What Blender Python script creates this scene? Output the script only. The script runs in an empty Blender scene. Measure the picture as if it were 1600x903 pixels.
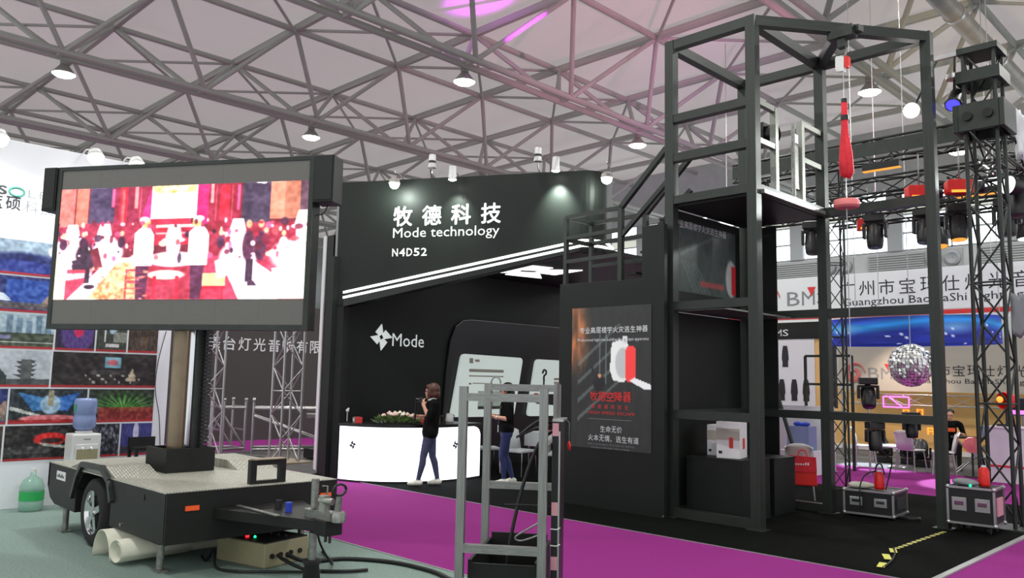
import bpy, bmesh, math, random
import numpy as np
from mathutils import Vector, Matrix
random.seed(7)
sc = bpy.context.scene
col = sc.collection
PI = math.pi

# ------------------------------------------------------------------ camera
# world frame = hall frame: +X along the booth fronts, +Y away across the aisles, Z up
cd = bpy.data.cameras.new('camera'); cam = bpy.data.objects.new('camera', cd); col.objects.link(cam)
cd.sensor_width = 36.0; cd.lens = 28.55; cd.clip_end = 300
_R = Vector((0.7108, 0.7031, 0.0202)).normalized(); _F = Vector((-0.7005, 0.7050, 0.1106)).normalized()
_U = _R.cross(_F); _R = _F.cross(_U)
cam.matrix_world = Matrix(((_R.x, _U.x, -_F.x, 0), (_R.y, _U.y, -_F.y, 0), (_R.z, _U.z, -_F.z, 1.72), (0, 0, 0, 1)))
sc.camera = cam

# ------------------------------------------------------------------ world, exposure
w = bpy.data.worlds.new('daylight'); sc.world = w; w.use_nodes = True
w.node_tree.nodes['Background'].inputs[0].default_value = (0.93, 0.97, 1.0, 1)
w.node_tree.nodes['Background'].inputs[1].default_value = 0.95
sc.view_settings.view_transform = 'Standard'; sc.view_settings.look = 'None'
sc.view_settings.gamma = 1.0; sc.view_settings.use_curve_mapping = False
sc.view_settings.exposure = 0.25
sc.cycles.use_denoising = True
sc.cycles.max_bounces = 6; sc.cycles.diffuse_bounces = 3; sc.cycles.glossy_bounces = 3
sc.cycles.sample_clamp_indirect = 4.0
LAMP_W = 260.0

# ------------------------------------------------------------------ materials
def lin(c):
    return tuple((x / 12.92 if x <= 0.04045 else ((x + 0.055) / 1.055) ** 2.4) for x in c)
MATS = {}
def mat(name, rgb, rough=0.6, metal=0.0, var=0.0, scale=20.0, bump=0.0, emit=None, es=1.0, alpha=1.0, trans=0.0, spec=None, coat=0.0):
    """rgb in display values; var = noise variation of the colour; bump = fine relief"""
    m = bpy.data.materials.new(name); m.use_nodes = True
    nt = m.node_tree; b = nt.nodes['Principled BSDF']
    c = (*lin(rgb), 1)
    b.inputs['Base Color'].default_value = c
    b.inputs['Roughness'].default_value = rough; b.inputs['Metallic'].default_value = metal
    if spec is not None: b.inputs['Specular IOR Level'].default_value = spec
    if coat: b.inputs['Coat Weight'].default_value = coat
    if trans: b.inputs['Transmission Weight'].default_value = trans
    if alpha < 1: b.inputs['Alpha'].default_value = alpha
    if emit: b.inputs['Emission Color'].default_value = (*lin(emit), 1); b.inputs['Emission Strength'].default_value = es
    if var or bump:
        tc = nt.nodes.new('ShaderNodeTexCoord')
        n = nt.nodes.new('ShaderNodeTexNoise'); n.inputs['Scale'].default_value = scale; n.inputs['Detail'].default_value = 6
        nt.links.new(tc.outputs['Object'], n.inputs['Vector'])
        if var:
            r = nt.nodes.new('ShaderNodeValToRGB')
            r.color_ramp.elements[0].position = 0.3; r.color_ramp.elements[1].position = 0.7
            r.color_ramp.elements[0].color = tuple(max(0, x * (1 - var)) for x in c[:3]) + (1,)
            r.color_ramp.elements[1].color = tuple(min(1, x * (1 + var)) for x in c[:3]) + (1,)
            nt.links.new(n.outputs['Fac'], r.inputs['Fac']); nt.links.new(r.outputs['Color'], b.inputs['Base Color'])
        if bump:
            bp = nt.nodes.new('ShaderNodeBump'); bp.inputs['Strength'].default_value = bump; bp.inputs['Distance'].default_value = 0.01
            nt.links.new(n.outputs['Fac'], bp.inputs['Height']); nt.links.new(bp.outputs['Normal'], b.inputs['Normal'])
    MATS[name] = m
    return m
M = MATS
mat('carpet_purple', (0.54, 0.175, 0.475), 0.95, spec=0.1, var=0.12, scale=60, bump=0.3)
mat('carpet_grey', (0.48, 0.56, 0.525), 0.95, var=0.15, scale=40, bump=0.3)
mat('carpet_black', (0.055, 0.065, 0.055), 0.95, spec=0.05, var=0.3, scale=50, bump=0.3)
mat('carpet_dark', (0.34, 0.34, 0.33), 0.9, var=0.2, scale=30, bump=0.2)
mat('concrete', (0.45, 0.45, 0.45), 0.8, var=0.15, scale=3)
mat('steel_grey', (0.66, 0.67, 0.64), 0.6, 0.0, var=0.15, scale=4)
mat('steel_light', (0.58, 0.57, 0.55), 0.45, 0.3, var=0.15, scale=3)
mat('hall_wall', (0.70, 0.72, 0.72), 0.8, var=0.06, scale=2)
mat('hall_frame', (0.60, 0.62, 0.63), 0.6)
mat('louver', (0.62, 0.64, 0.64), 0.6, 0.2)
mat('window_light', (0.9, 0.95, 1.0), 0.3, emit=(0.95, 0.98, 1.0), es=2.2)
mat('window_pale', (0.75, 0.78, 0.72), 0.5, emit=(0.85, 0.88, 0.82), es=0.5)
mat('lamp_white', (1, 1, 1), 0.5, emit=(1, 0.99, 0.96), es=14)
mat('lamp_soft', (1, 1, 1), 0.5, emit=(1, 1, 0.98), es=1.6)
mat('aluminium', (0.74, 0.74, 0.74), 0.32, 0.85, var=0.08, scale=15)
mat('aluminium_raw', (0.56, 0.56, 0.55), 0.4, 0.7, var=0.22, scale=9, bump=0.05)
mat('chrome', (0.85, 0.85, 0.86), 0.12, 1.0)
mat('galvanised', (0.56, 0.57, 0.54), 0.42, 0.75, var=0.25, scale=25)
mat('black_steel', (0.17, 0.195, 0.175), 0.42, 0.25, var=0.25, scale=6, bump=0.05)
mat('black_paint', (0.10, 0.105, 0.095), 0.5, spec=0.3, var=0.2, scale=5)
mat('black_wall', (0.095, 0.115, 0.10), 0.5, spec=0.3, var=0.12, scale=1.5)
mat('black_deep', (0.07, 0.075, 0.07), 0.6)
mat('black_gloss', (0.085, 0.09, 0.085), 0.3, var=0.1, scale=3)
mat('black_plastic', (0.10, 0.10, 0.105), 0.4)
mat('rubber', (0.075, 0.075, 0.075), 0.8, bump=0.1, var=0.2, scale=40)
mat('cable', (0.06, 0.065, 0.06), 0.55)
mat('module_grey', (0.42, 0.41, 0.395), 0.7, var=0.05, scale=60)
mat('mast_bronze', (0.52, 0.46, 0.38), 0.28, 0.75, var=0.15, scale=4)
mat('dark_panel', (0.27, 0.265, 0.255), 0.7, var=0.05, scale=60)
mat('white', (0.88, 0.88, 0.88), 0.5)
mat('white_wall', (0.90, 0.91, 0.93), 0.6)
mat('white_plastic', (0.85, 0.85, 0.84), 0.35)
mat('white_cloth', (0.86, 0.88, 0.88), 0.85, var=0.06, scale=6, bump=0.1)
mat('white_glow', (0.95, 0.95, 1), 0.4, emit=(0.95, 0.95, 1.0), es=1.5)
mat('led_line', (1, 1, 1), 0.4, emit=(1, 0.99, 0.99), es=1.8)
mat('lightbox', (0.7, 0.75, 0.73), 0.35, emit=(0.70, 0.74, 0.72), es=0.65)
mat('letter_white', (0.93, 0.95, 0.94), 0.4, emit=(0.9, 0.95, 0.93), es=0.35)
mat('print_white', (0.88, 0.90, 0.90), 0.6)
mat('print_grey', (0.50, 0.52, 0.53), 0.6)
mat('print_dark', (0.13, 0.14, 0.15), 0.6)
mat('print_red', (0.83, 0.20, 0.20), 0.6)
mat('print_redpale', (0.82, 0.47, 0.45), 0.6)
mat('print_green', (0.25, 0.55, 0.48), 0.6)
mat('print_brown', (0.70, 0.68, 0.63), 0.6)
mat('red', (0.86, 0.12, 0.10), 0.45, var=0.08)
mat('red_cloth', (0.84, 0.14, 0.20), 0.7, var=0.12, scale=25)
mat('pink_pad', (0.90, 0.50, 0.50), 0.6, var=0.06)
mat('orange', (0.90, 0.35, 0.15), 0.35, emit=(0.9, 0.3, 0.12), es=0.12)
mat('amber', (0.95, 0.65, 0.25), 0.4, emit=(1.0, 0.65, 0.22), es=0.9)
mat('yellow_wall', (0.90, 0.74, 0.46), 0.7, var=0.05, scale=2)
mat('yellow', (0.82, 0.80, 0.38), 0.7)
mat('beige', (0.62, 0.59, 0.46), 0.5, var=0.06, scale=8)
mat('board_tan', (0.62, 0.56, 0.47), 0.6, var=0.1)
mat('sheet_foam', (0.86, 0.86, 0.78), 0.6, var=0.06, scale=12)
mat('water_blue', (0.55, 0.62, 0.80), 0.15, alpha=0.75)
mat('water_clear', (0.55, 0.74, 0.66), 0.12, alpha=0.55)
mat('label_green', (0.15, 0.66, 0.33), 0.5)
mat('green_light', (0.1, 0.9, 0.5), 0.4, emit=(0.1, 0.95, 0.55), es=3)
mat('red_light', (1, 0.2, 0.2), 0.4, emit=(1, 0.12, 0.15), es=3)
mat('magenta_light', (1, 0.4, 1), 0.4, emit=(1.0, 0.35, 0.95), es=2.5)
mat('blue_light', (0.3, 0.3, 1), 0.4, emit=(0.30, 0.28, 0.95), es=1.2)
mat('cyan_light', (0.5, 0.9, 1), 0.4, emit=(0.55, 0.88, 1), es=1.0)
mat('skin', (0.80, 0.60, 0.50), 0.55)
mat('hair_brown', (0.30, 0.17, 0.12), 0.5, var=0.25, scale=30)
mat('hair_black', (0.07, 0.06, 0.06), 0.5)
mat('shirt_black', (0.07, 0.07, 0.07), 0.85, spec=0.1, var=0.2, scale=12)
mat('jeans', (0.27, 0.29, 0.40), 0.85, var=0.2, scale=14)
mat('jeans_dark', (0.19, 0.225, 0.40), 0.85, var=0.2, scale=14)
mat('shoe_white', (0.90, 0.89, 0.84), 0.6, var=0.15, scale=30)
mat('leaf', (0.38, 0.52, 0.25), 0.6, var=0.2, scale=10)
mat('petal_pink', (0.90, 0.74, 0.70), 0.7, var=0.08, scale=20)
mat('petal_white', (0.90, 0.90, 0.82), 0.7)
mat('mirror_glass', (0.95, 0.96, 0.95), 0.32, 0.75)
mat('red_print_paper', (0.85, 0.60, 0.64), 0.6)
mat('blue_bow', (0.15, 0.25, 0.7), 0.5)
mat('silver_edge', (0.70, 0.71, 0.70), 0.4, 0.5)
def mat_attr(name, emit=0.0, rough=0.6, base=1.0):
    m = bpy.data.materials.new(name); m.use_nodes = True; nt = m.node_tree; b = nt.nodes['Principled BSDF']
    a = nt.nodes.new('ShaderNodeVertexColor'); a.layer_name = 'Col'
    b.inputs['Roughness'].default_value = rough
    if base: nt.links.new(a.outputs['Color'], b.inputs['Base Color'])
    else: b.inputs['Base Color'].default_value = (0.02, 0.02, 0.02, 1)
    if emit:
        nt.links.new(a.outputs['Color'], b.inputs['Emission Color']); b.inputs['Emission Strength'].default_value = emit
    MATS[name] = m
mat_attr('print', 0.0, 0.55)
mat_attr('screen_picture', 1.75, 0.4, 0)
mat_attr('print_lit', 0.35, 0.5)
def mat_tread():
    m = mat('tread_plate', (0.62, 0.62, 0.54), 0.42, 0.3); nt = m.node_tree; b = nt.nodes['Principled BSDF']
    tc = nt.nodes.new('ShaderNodeTexCoord'); br = nt.nodes.new('ShaderNodeTexBrick')
    br.inputs['Scale'].default_value = 9; br.inputs['Mortar Size'].default_value = 0.06; br.inputs['Mortar Smooth'].default_value = 0.6
    br.inputs['Color1'].default_value = (0.66, 0.66, 0.55, 1); br.inputs['Color2'].default_value = (0.52, 0.52, 0.43, 1); br.inputs['Mortar'].default_value = (0.24, 0.24, 0.20, 1)
    nt.links.new(tc.outputs['Object'], br.inputs['Vector']); nt.links.new(br.outputs['Color'], b.inputs['Base Color'])
    bp = nt.nodes.new('ShaderNodeBump'); bp.inputs['Strength'].default_value = 0.5; bp.inputs['Distance'].default_value = 0.01; bp.invert = True
    nt.links.new(br.outputs['Fac'], bp.inputs['Height']); nt.links.new(bp.outputs['Normal'], b.inputs['Normal'])
mat_tread()
# roof membrane: a translucent fabric lit by the day above it
def mat_membrane():
    m = bpy.data.materials.new('membrane'); m.use_nodes = True; nt = m.node_tree
    for n in list(nt.nodes):
        if n.type != 'OUTPUT_MATERIAL': nt.nodes.remove(n)
    out = [n for n in nt.nodes if n.type == 'OUTPUT_MATERIAL'][0]
    d = nt.nodes.new('ShaderNodeBsdfDiffuse'); d.inputs[0].default_value = (0.74, 0.71, 0.70, 1)
    t = nt.nodes.new('ShaderNodeBsdfTranslucent'); t.inputs[0].default_value = (0.95, 0.905, 0.89, 1)
    mx = nt.nodes.new('ShaderNodeMixShader'); mx.inputs[0].default_value = 0.5
    nt.links.new(d.outputs[0], mx.inputs[1]); nt.links.new(t.outputs[0], mx.inputs[2]); nt.links.new(mx.outputs[0], out.inputs[0])
    MATS['membrane'] = m
mat_membrane()

# ------------------------------------------------------------------ helpers
def V(*a): return Vector(a[0]) if len(a) == 1 else Vector(a)
def tag(o, label=None, cat=None, group=None, kind=None):
    if label: o['label'] = label
    if cat: o['category'] = cat
    if group: o['group'] = group
    if kind: o['kind'] = kind
    return o
def thing(name, label, cat, loc=(0, 0, 0), rz=0.0, group=None, kind=None):
    o = bpy.data.objects.new(name, None); col.objects.link(o); o.empty_display_size = 0.1
    o.location = loc; o.rotation_euler = (0, 0, rz)
    return tag(o, label, cat, group, kind)
class MB:
    def __init__(s): s.v = []; s.f = []
    def add(s, vs, fs):
        n = len(s.v); s.v += [tuple(x) for x in vs]; s.f += [[i + n for i in f] for f in fs]; return s
    def box(s, x0, x1, y0, y1, z0, z1):
        return s.add([(x0, y0, z0), (x1, y0, z0), (x1, y1, z0), (x0, y1, z0), (x0, y0, z1), (x1, y0, z1), (x1, y1, z1), (x0, y1, z1)],
                     [(0, 3, 2, 1), (4, 5, 6, 7), (0, 1, 5, 4), (1, 2, 6, 5), (2, 3, 7, 6), (3, 0, 4, 7)])
    def bar(s, p, q, w, h=None, up=(0, 0, 1)):
        p = V(p); q = V(q); h = h or w; d = (q - p).normalized(); u = V(up)
        if abs(d.dot(u)) > 0.99: u = Vector((1, 0, 0))
        r = d.cross(u).normalized(); u = r.cross(d)
        vs = []
        for c in (p, q):
            for a, b in ((-1, -1), (1, -1), (1, 1), (-1, 1)): vs.append(c + r * (a * w / 2) + u * (b * h / 2))
        return s.add(vs, [(0, 1, 2, 3), (7, 6, 5, 4), (0, 4, 5, 1), (1, 5, 6, 2), (2, 6, 7, 3), (3, 7, 4, 0)])
    def cyl(s, p, q, r, r2=None, n=12, caps=True):
        p = V(p); q = V(q); r2 = r if r2 is None else r2; d = (q - p).normalized()
        u = Vector((0, 0, 1)) if abs(d.z) < 0.9 else Vector((1, 0, 0))
        a = d.cross(u).normalized(); b = d.cross(a)
        vs = []
        for c, rr in ((p, r), (q, r2)):
            for i in range(n):
                t = 2 * PI * i / n; vs.append(c + (a * math.cos(t) + b * math.sin(t)) * rr)
        fs = [(i, (i + 1) % n, n + (i + 1) % n, n + i) for i in range(n)]
        if caps: fs += [list(range(n))[::-1], list(range(n, 2 * n))]
        return s.add(vs, fs)
    def tube(s, pts, r, n=8):
        pts = [V(p) for p in pts]; vs = []; fs = []; m = len(pts); prev = None
        for k, c in enumerate(pts):
            d = (pts[min(k + 1, m - 1)] - pts[max(k - 1, 0)]).normalized()
            if prev is None:
                u = Vector((0, 0, 1)) if abs(d.z) < 0.9 else Vector((1, 0, 0)); a = d.cross(u).normalized()
            else: a = (prev - d * prev.dot(d)).normalized()
            prev = a; b = d.cross(a); rr = r[k] if isinstance(r, (list, tuple)) else r
            for i in range(n):
                t = 2 * PI * i / n; vs.append(c + (a * math.cos(t) + b * math.sin(t)) * rr)
        for k in range(m - 1):
            for i in range(n): fs.append((k * n + i, k * n + (i + 1) % n, (k + 1) * n + (i + 1) % n, (k + 1) * n + i))
        fs += [list(range(n))[::-1], list(range((m - 1) * n, m * n))]
        return s.add(vs, fs)
    def lathe(s, prof, o=(0, 0, 0), axis=(0, 0, 1), n=24):
        o = V(o); d = V(axis).normalized(); u = Vector((0, 0, 1)) if abs(d.z) < 0.9 else Vector((1, 0, 0))
        a = d.cross(u).normalized(); b = d.cross(a); vs = []; fs = []
        for r, h in prof:
            for i in range(n):
                t = 2 * PI * i / n; vs.append(o + d * h + (a * math.cos(t) + b * math.sin(t)) * max(r, 1e-4))
        for k in range(len(prof) - 1):
            for i in range(n): fs.append((k * n + i, k * n + (i + 1) % n, (k + 1) * n + (i + 1) % n, (k + 1) * n + i))
        return s.add(vs, fs)
    def prism(s, poly, o, r, u, d):
        """poly of (a,b) in plane o + a*r + b*u, extruded by vector d"""
        o = V(o); r = V(r); u = V(u); d = V(d); n = len(poly)
        vs = [o + r * a + u * b for a, b in poly] + [o + r * a + u * b + d for a, b in poly]
        fs = [list(range(n))[::-1], list(range(n, 2 * n))] + [(i, (i + 1) % n, n + (i + 1) % n, n + i) for i in range(n)]
        return s.add(vs, fs)
    def ball(s, c, r, seg=12, rings=8, sc=(1, 1, 1)):
        c = V(c); vs = []; fs = []
        for k in range(rings + 1):
            ph = PI * k / rings
            for i in range(seg):
                t = 2 * PI * i / seg
                vs.append(c + Vector((r * sc[0] * math.sin(ph) * math.cos(t), r * sc[1] * math.sin(ph) * math.sin(t), r * sc[2] * math.cos(ph))))
        for k in range(rings):
            for i in range(seg): fs.append((k * seg + i, (k + 1) * seg + i, (k + 1) * seg + (i + 1) % seg, k * seg + (i + 1) % seg))
        return s.add(vs, fs)
    def mesh(s, name, material):
        me = bpy.data.meshes.new(name); me.from_pydata(s.v, [], s.f); 
        bm = bmesh.new(); bm.from_mesh(me); bmesh.ops.recalc_face_normals(bm, faces=bm.faces); bm.to_mesh(me); bm.free()
        me.materials.append(M[material] if isinstance(material, str) else material)
        return me
    def build(s, name, material, parent=None, smooth=False, bevel=0.0, label=None):
        me = s.mesh(name, material)
        o = bpy.data.objects.new(name, me); col.objects.link(o); o.parent = parent
        if smooth:
            for p in me.polygons: p.use_smooth = True
            if smooth != 'all':
                md = o.modifiers.new('edges', 'EDGE_SPLIT'); md.split_angle = math.radians(40)
        if bevel:
            md = o.modifiers.new('bevel', 'BEVEL'); md.width = bevel; md.segments = 2; md.limit_method = 'ANGLE'
        if label: o['label'] = label
        return o
def P(name, material, parent, fn, **k):
    mb = MB(); fn(mb); return mb.build(name, material, parent, **k)
def bx(name, material, parent, x0, x1, y0, y1, z0, z1, **k): return MB().box(x0, x1, y0, y1, z0, z1).build(name, material, parent, **k)
def cy(name, material, parent, p, q, r, r2=None, n=14, **k):
    k.setdefault('smooth', True); return MB().cyl(p, q, r, r2, n).build(name, material, parent, **k)
def tb(name, material, parent, pts, r, n=8, **k): return MB().tube(pts, r, n).build(name, material, parent, smooth='all', **k)
def spline(pts, k=8):
    pts = [V(p) for p in pts]; out = []
    for i in range(len(pts) - 1):
        a = pts[max(i - 1, 0)]; b = pts[i]; c = pts[i + 1]; d = pts[min(i + 2, len(pts) - 1)]
        for j in range(k):
            t = j / k
            out.append(0.5 * ((2 * b) + (c - a) * t + (2 * a - 5 * b + 4 * c - d) * t * t + (3 * b - a - 3 * c + d) * t ** 3))
    out.append(pts[-1]); return out
# struts that share one unit mesh per shape and material
UNIT = {}
def strut(name, p, q, w, material, parent=None, h=None, shape='box', up=(0, 0, 1)):
    key = (shape, material)
    if key not in UNIT:
        mb = MB()
        if shape == 'box': mb.box(-.5, .5, -.5, .5, 0, 1)
        else: mb.cyl((0, 0, 0), (0, 0, 1), 0.5, n=10)
        me = mb.mesh('strut_' + material, material)
        if shape != 'box':
            for f in me.polygons: f.use_smooth = len(f.vertices) == 4
        UNIT[key] = me
    o = bpy.data.objects.new(name, UNIT[key]); col.objects.link(o); o.parent = parent
    p = V(p); q = V(q); d = q - p; L = d.length; d = d / L; u = V(up)
    if abs(d.dot(u)) > 0.99: u = Vector((0, 1, 0))
    r = d.cross(u).normalized(); u = r.cross(d); h = h or w
    o.matrix_local = Matrix(((r.x * w, u.x * h, d.x * L, p.x), (r.y * w, u.y * h, d.y * L, p.y), (r.z * w, u.z * h, d.z * L, p.z), (0, 0, 0, 1)))
    return o
def copy_tree(o, loc=None, rz=None, label=None, parent=None):
    c = o.copy(); col.objects.link(c); c.parent = parent
    if loc is not None: c.location = loc
    if rz is not None: c.rotation_euler = (0, 0, rz)
    if label: c['label'] = label
    for ch in list(o.children): copy_tree(ch, parent=c)
    return c
# lettering: one flat mesh fitted to a box (o = lower left corner, r/u = unit axes, n = outward)
def text(s, o, r, u, width, height, material, parent=None, name='lettering', thick=0.004, bold=0.0, fit=True):
    c = bpy.data.curves.new('txt', 'FONT'); c.body = s; c.offset = 0.0; c.resolution_u = 2; c.extrude = 0.0
    t = bpy.data.objects.new('txt', c); col.objects.link(t)
    dg = bpy.context.evaluated_depsgraph_get(); me = bpy.data.meshes.new_from_object(t.evaluated_get(dg))
    bpy.data.objects.remove(t); bpy.data.curves.remove(c)
    co = np.zeros(len(me.vertices) * 3); me.vertices.foreach_get('co', co); co = co.reshape(-1, 3)
    x0, x1, y0, y1 = co[:, 0].min(), co[:, 0].max(), co[:, 1].min(), co[:, 1].max()
    a = (co[:, 0] - x0) / (x1 - x0) * width; b = (co[:, 1] - y0) / (y1 - y0) * height
    if bold:   # heavier strokes: the same outline laid down a few times, slightly shifted
        bm = bmesh.new()
        for kk, (dx, dy) in enumerate(((0, 0), (bold, 0), (-bold, 0), (0, bold), (0, -bold))):
            n0 = len(bm.verts); bm.from_mesh(me); bm.verts.ensure_lookup_table()
            for vv in bm.verts[n0:]: vv.co.x += dx; vv.co.y += dy; vv.co.z = kk * 0.0006
        bm.to_mesh(me); bm.free()
        co = np.zeros(len(me.vertices) * 3); me.vertices.foreach_get('co', co); co = co.reshape(-1, 3)
        a = (co[:, 0] - x0) / (x1 - x0) * width; b = (co[:, 1] - y0) / (y1 - y0) * height
    O = np.array(o, float); R = np.array(r, float); U = np.array(u, float); N = np.cross(R, U)
    w_ = O + np.outer(a, R) + np.outer(b, U) + N * thick + np.outer(co[:, 2], N)
    me.vertices.foreach_set('co', w_.ravel()); me.update()
    me.materials.clear(); me.materials.append(M[material]); me.name = name
    ob = bpy.data.objects.new(name, me); col.objects.link(ob); ob.parent = parent
    if thick > 0.006:
        md = ob.modifiers.new('depth', 'SOLIDIFY'); md.thickness = thick; md.offset = 0
    return ob
def split_letters(ob, r):
    """one object per letter: islands whose extents along r overlap stay together"""
    me = ob.data; n = len(me.vertices); par = list(range(n))
    def find(i):
        while par[i] != i: par[i] = par[par[i]]; i = par[i]
        return i
    for p in me.polygons:
        v = list(p.vertices)
        for i in v[1:]: par[find(i)] = find(v[0])
    R = V(r); isl = {}
    for i in range(n): isl.setdefault(find(i), []).append(i)
    iv = sorted((min(me.vertices[i].co.dot(R) for i in q), max(me.vertices[i].co.dot(R) for i in q), k_) for k_, q in isl.items())
    grp = []; 
    for a, b, k_ in iv:
        if grp and a < grp[-1][1] - 1e-4: grp[-1][1] = max(grp[-1][1], b); grp[-1][2].add(k_)
        else: grp.append([a, b, {k_}])
    polys = [(find(p.vertices[0]), list(p.vertices)) for p in me.polygons]
    for a, b, ks in grp:
        fs = [f for k_, f in polys if k_ in ks]; idx = sorted({i for f in fs for i in f}); mp = {i: j for j, i in enumerate(idx)}
        m2 = bpy.data.meshes.new('letter'); m2.from_pydata([me.vertices[i].co[:] for i in idx], [], [[mp[i] for i in f] for f in fs]); m2.materials.append(me.materials[0])
        o2 = bpy.data.objects.new('letter', m2); col.objects.link(o2); o2.parent = ob.parent
    bpy.data.objects.remove(ob)
def letters(s, o, r, u, size, step, material, parent, thick=0.004, bold=0.0, name='letter'):
    O = V(o); R = V(r)
    return [text(ch, O + R * (i * step), r, u, size * (.25 if ch == '，' else 1), size * (.28 if ch == '，' else 1), material, parent, name, thick, bold) for i, ch in enumerate(s) if ch.strip()]
# printed sheets: a grid mesh whose vertices carry the print's colours
def sheet(name, o, r, u, W, H, nx, ny, fn, parent=None, material='print', lift=0.0):
    s, t = np.meshgrid(np.linspace(0, 1, nx), np.linspace(1, 0, ny))
    img = np.zeros((ny, nx, 3)); img = fn(s, 1 - t, img)   # second argument: 0 at top
    img = np.clip(img, 0, 1); img = np.where(img <= 0.04045, img / 12.92, ((img + 0.055) / 1.055) ** 2.4)
    O = np.array(o, float); R = np.array(r, float); U = np.array(u, float); N = np.cross(R, U)
    co = O + s[..., None] * R * W + t[..., None] * U * H + N * lift
    idx = np.arange(nx * ny).reshape(ny, nx)
    f = np.stack([idx[:-1, :-1], idx[1:, :-1], idx[1:, 1:], idx[:-1, 1:]], -1).reshape(-1, 4)
    me = bpy.data.meshes.new(name); me.from_pydata(co.reshape(-1, 3).tolist(), [], f.tolist())
    at = me.color_attributes.new('Col', 'FLOAT_COLOR', 'POINT')
    at.data.foreach_set('color', np.concatenate([img.reshape(-1, 3), np.ones((nx * ny, 1))], 1).ravel())
    me.materials.append(M[material])
    ob = bpy.data.objects.new(name, me); col.objects.link(ob); ob.parent = parent
    return ob
_rng = np.random.default_rng(5)
def nz(shape, k, seed=0):
    g = np.random.default_rng(seed); a = g.random((k + 2, k * 2 + 2)); ny, nx = shape
    y = np.linspace(0, k, ny); x = np.linspace(0, 2 * k, nx); yi = y.astype(int); xi = x.astype(int)
    fy = (y - yi)[:, None]; fx = (x - xi)[None, :]
    return (a[yi][:, xi] * (1 - fy) * (1 - fx) + a[yi + 1][:, xi] * fy * (1 - fx) + a[yi][:, xi + 1] * (1 - fy) * fx + a[yi + 1][:, xi + 1] * fy * fx)
def p_rect(im, s, t, x0, y0, x1, y1, c, a=1.0):
    m = ((s >= x0) & (s <= x1) & (t >= y0) & (t <= y1)) * a; im[:] = im * (1 - m[..., None]) + np.array(c) * m[..., None]
def p_ell(im, s, t, cx, cy_, rx, ry, c, a=1.0, soft=0.15):
    d = np.sqrt(((s - cx) / rx) ** 2 + ((t - cy_) / ry) ** 2); m = np.clip((1 - d) / soft, 0, 1) * a
    im[:] = im * (1 - m[..., None]) + np.array(c) * m[..., None]
def p_poly(im, s, t, pts, c, a=1.0):
    m = np.zeros(s.shape, bool); n = len(pts)
    for i in range(n):
        x0, y0 = pts[i]; x1, y1 = pts[(i + 1) % n]
        if y0 == y1: continue
        cr = ((t >= min(y0, y1)) & (t < max(y0, y1))) & (s < (x1 - x0) * (t - y0) / (y1 - y0) + x0)
        m ^= cr
    m = m * a; im[:] = im * (1 - m[..., None]) + np.array(c) * m[..., None]
X = (1, 0, 0); Y = (0, 1, 0); Z = (0, 0, 1); NX = (-1, 0, 0); NY = (0, -1, 0)
# ================================================================== the setting
def struct(name, material, x0, x1, y0, y1, z0, z1): return tag(bx(name, material, None, x0, x1, y0, y1, z0, z1), kind='structure')
struct('floor', 'concrete', -64, 16, -8, 42, -0.30, -0.06)
struct('floor', 'carpet_grey', -12.4, 6, -6, 4.97, -0.06, 0.0)
struct('floor', 'carpet_purple', -40, 14, 4.97, 7.88, -0.06, 0.0)
struct('floor', 'carpet_black', -12.45, -2.57, 7.88, 14.2, -0.06, 0.004)
struct('floor', 'carpet_purple', -2.57, 14, 7.88, 14.2, -0.06, 0.0)
struct('floor', 'carpet_purple', -40, 14, 14.2, 18.0, -0.06, 0.0)
struct('floor', 'carpet_dark', -40, 14, 18.0, 30, -0.06, 0.002)
struct('floor', 'carpet_dark', -17.3, -12.45, 7.88, 14.2, -0.06, 0.002)
struct('floor', 'carpet_purple', -40, -17.3, 7.88, 14.2, -0.06, 0.0)
tag(P('trim_1', 'silver_edge', None, lambda m: m.box(-2.61, -2.55, 7.85, 14.2, 0.0, 0.016)), kind='structure')
tag(P('trim_2', 'silver_edge', None, lambda m: m.box(-12.4, -2.55, 7.872, 7.882, 0.0, 0.008)), kind='structure')
tag(P('trim_3', 'silver_edge', None, lambda m: m.box(-12.4, 6, 4.965, 4.98, 0.0, 0.008)), kind='structure')
tag(bx('ceiling', 'membrane', None, -64, 16, -16, 42, 14.2, 14.25), kind='structure')

# far wall with its band of windows
wall = tag(bx('wall_far', 'hall_wall', None, -64, 16, 40.0, 40.4, 0, 8.15), kind='structure')
tag(bx('wall_far_top', 'hall_wall', None, -64, 16, 40.0, 40.4, 11.2, 14.2), kind='structure')
k = 0
for i in range(16):
    x0 = -63 + i * 4.9
    if x0 > 12: break
    k += 1
    wd = thing('window_%d' % k, None, None, (x0, 40.0, 0), kind='structure')
    bx('mullion', 'hall_frame', wd, -0.35, 0.35, -0.12, 0.3, 8.15, 11.2)
    rows = ((8.2, 8.95, 'window_light'), (9.05, 9.85, 'window_light'), (9.92, 10.35, 'window_pale'), (10.42, 11.15, 'window_light'))
    for z0, z1, m_ in rows: bx('pane', m_, wd, 0.35, 4.55, 0.1, 0.16, z0, z1)
    for z in (8.17, 9.0, 9.88, 10.38, 11.17): bx('frame', 'hall_frame', wd, 0.35, 4.55, 0.0, 0.2, z - 0.035, z + 0.035)
    bx('glazing_bar', 'hall_frame', wd, 2.42, 2.48, 0.0, 0.2, 8.15, 11.2)
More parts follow.
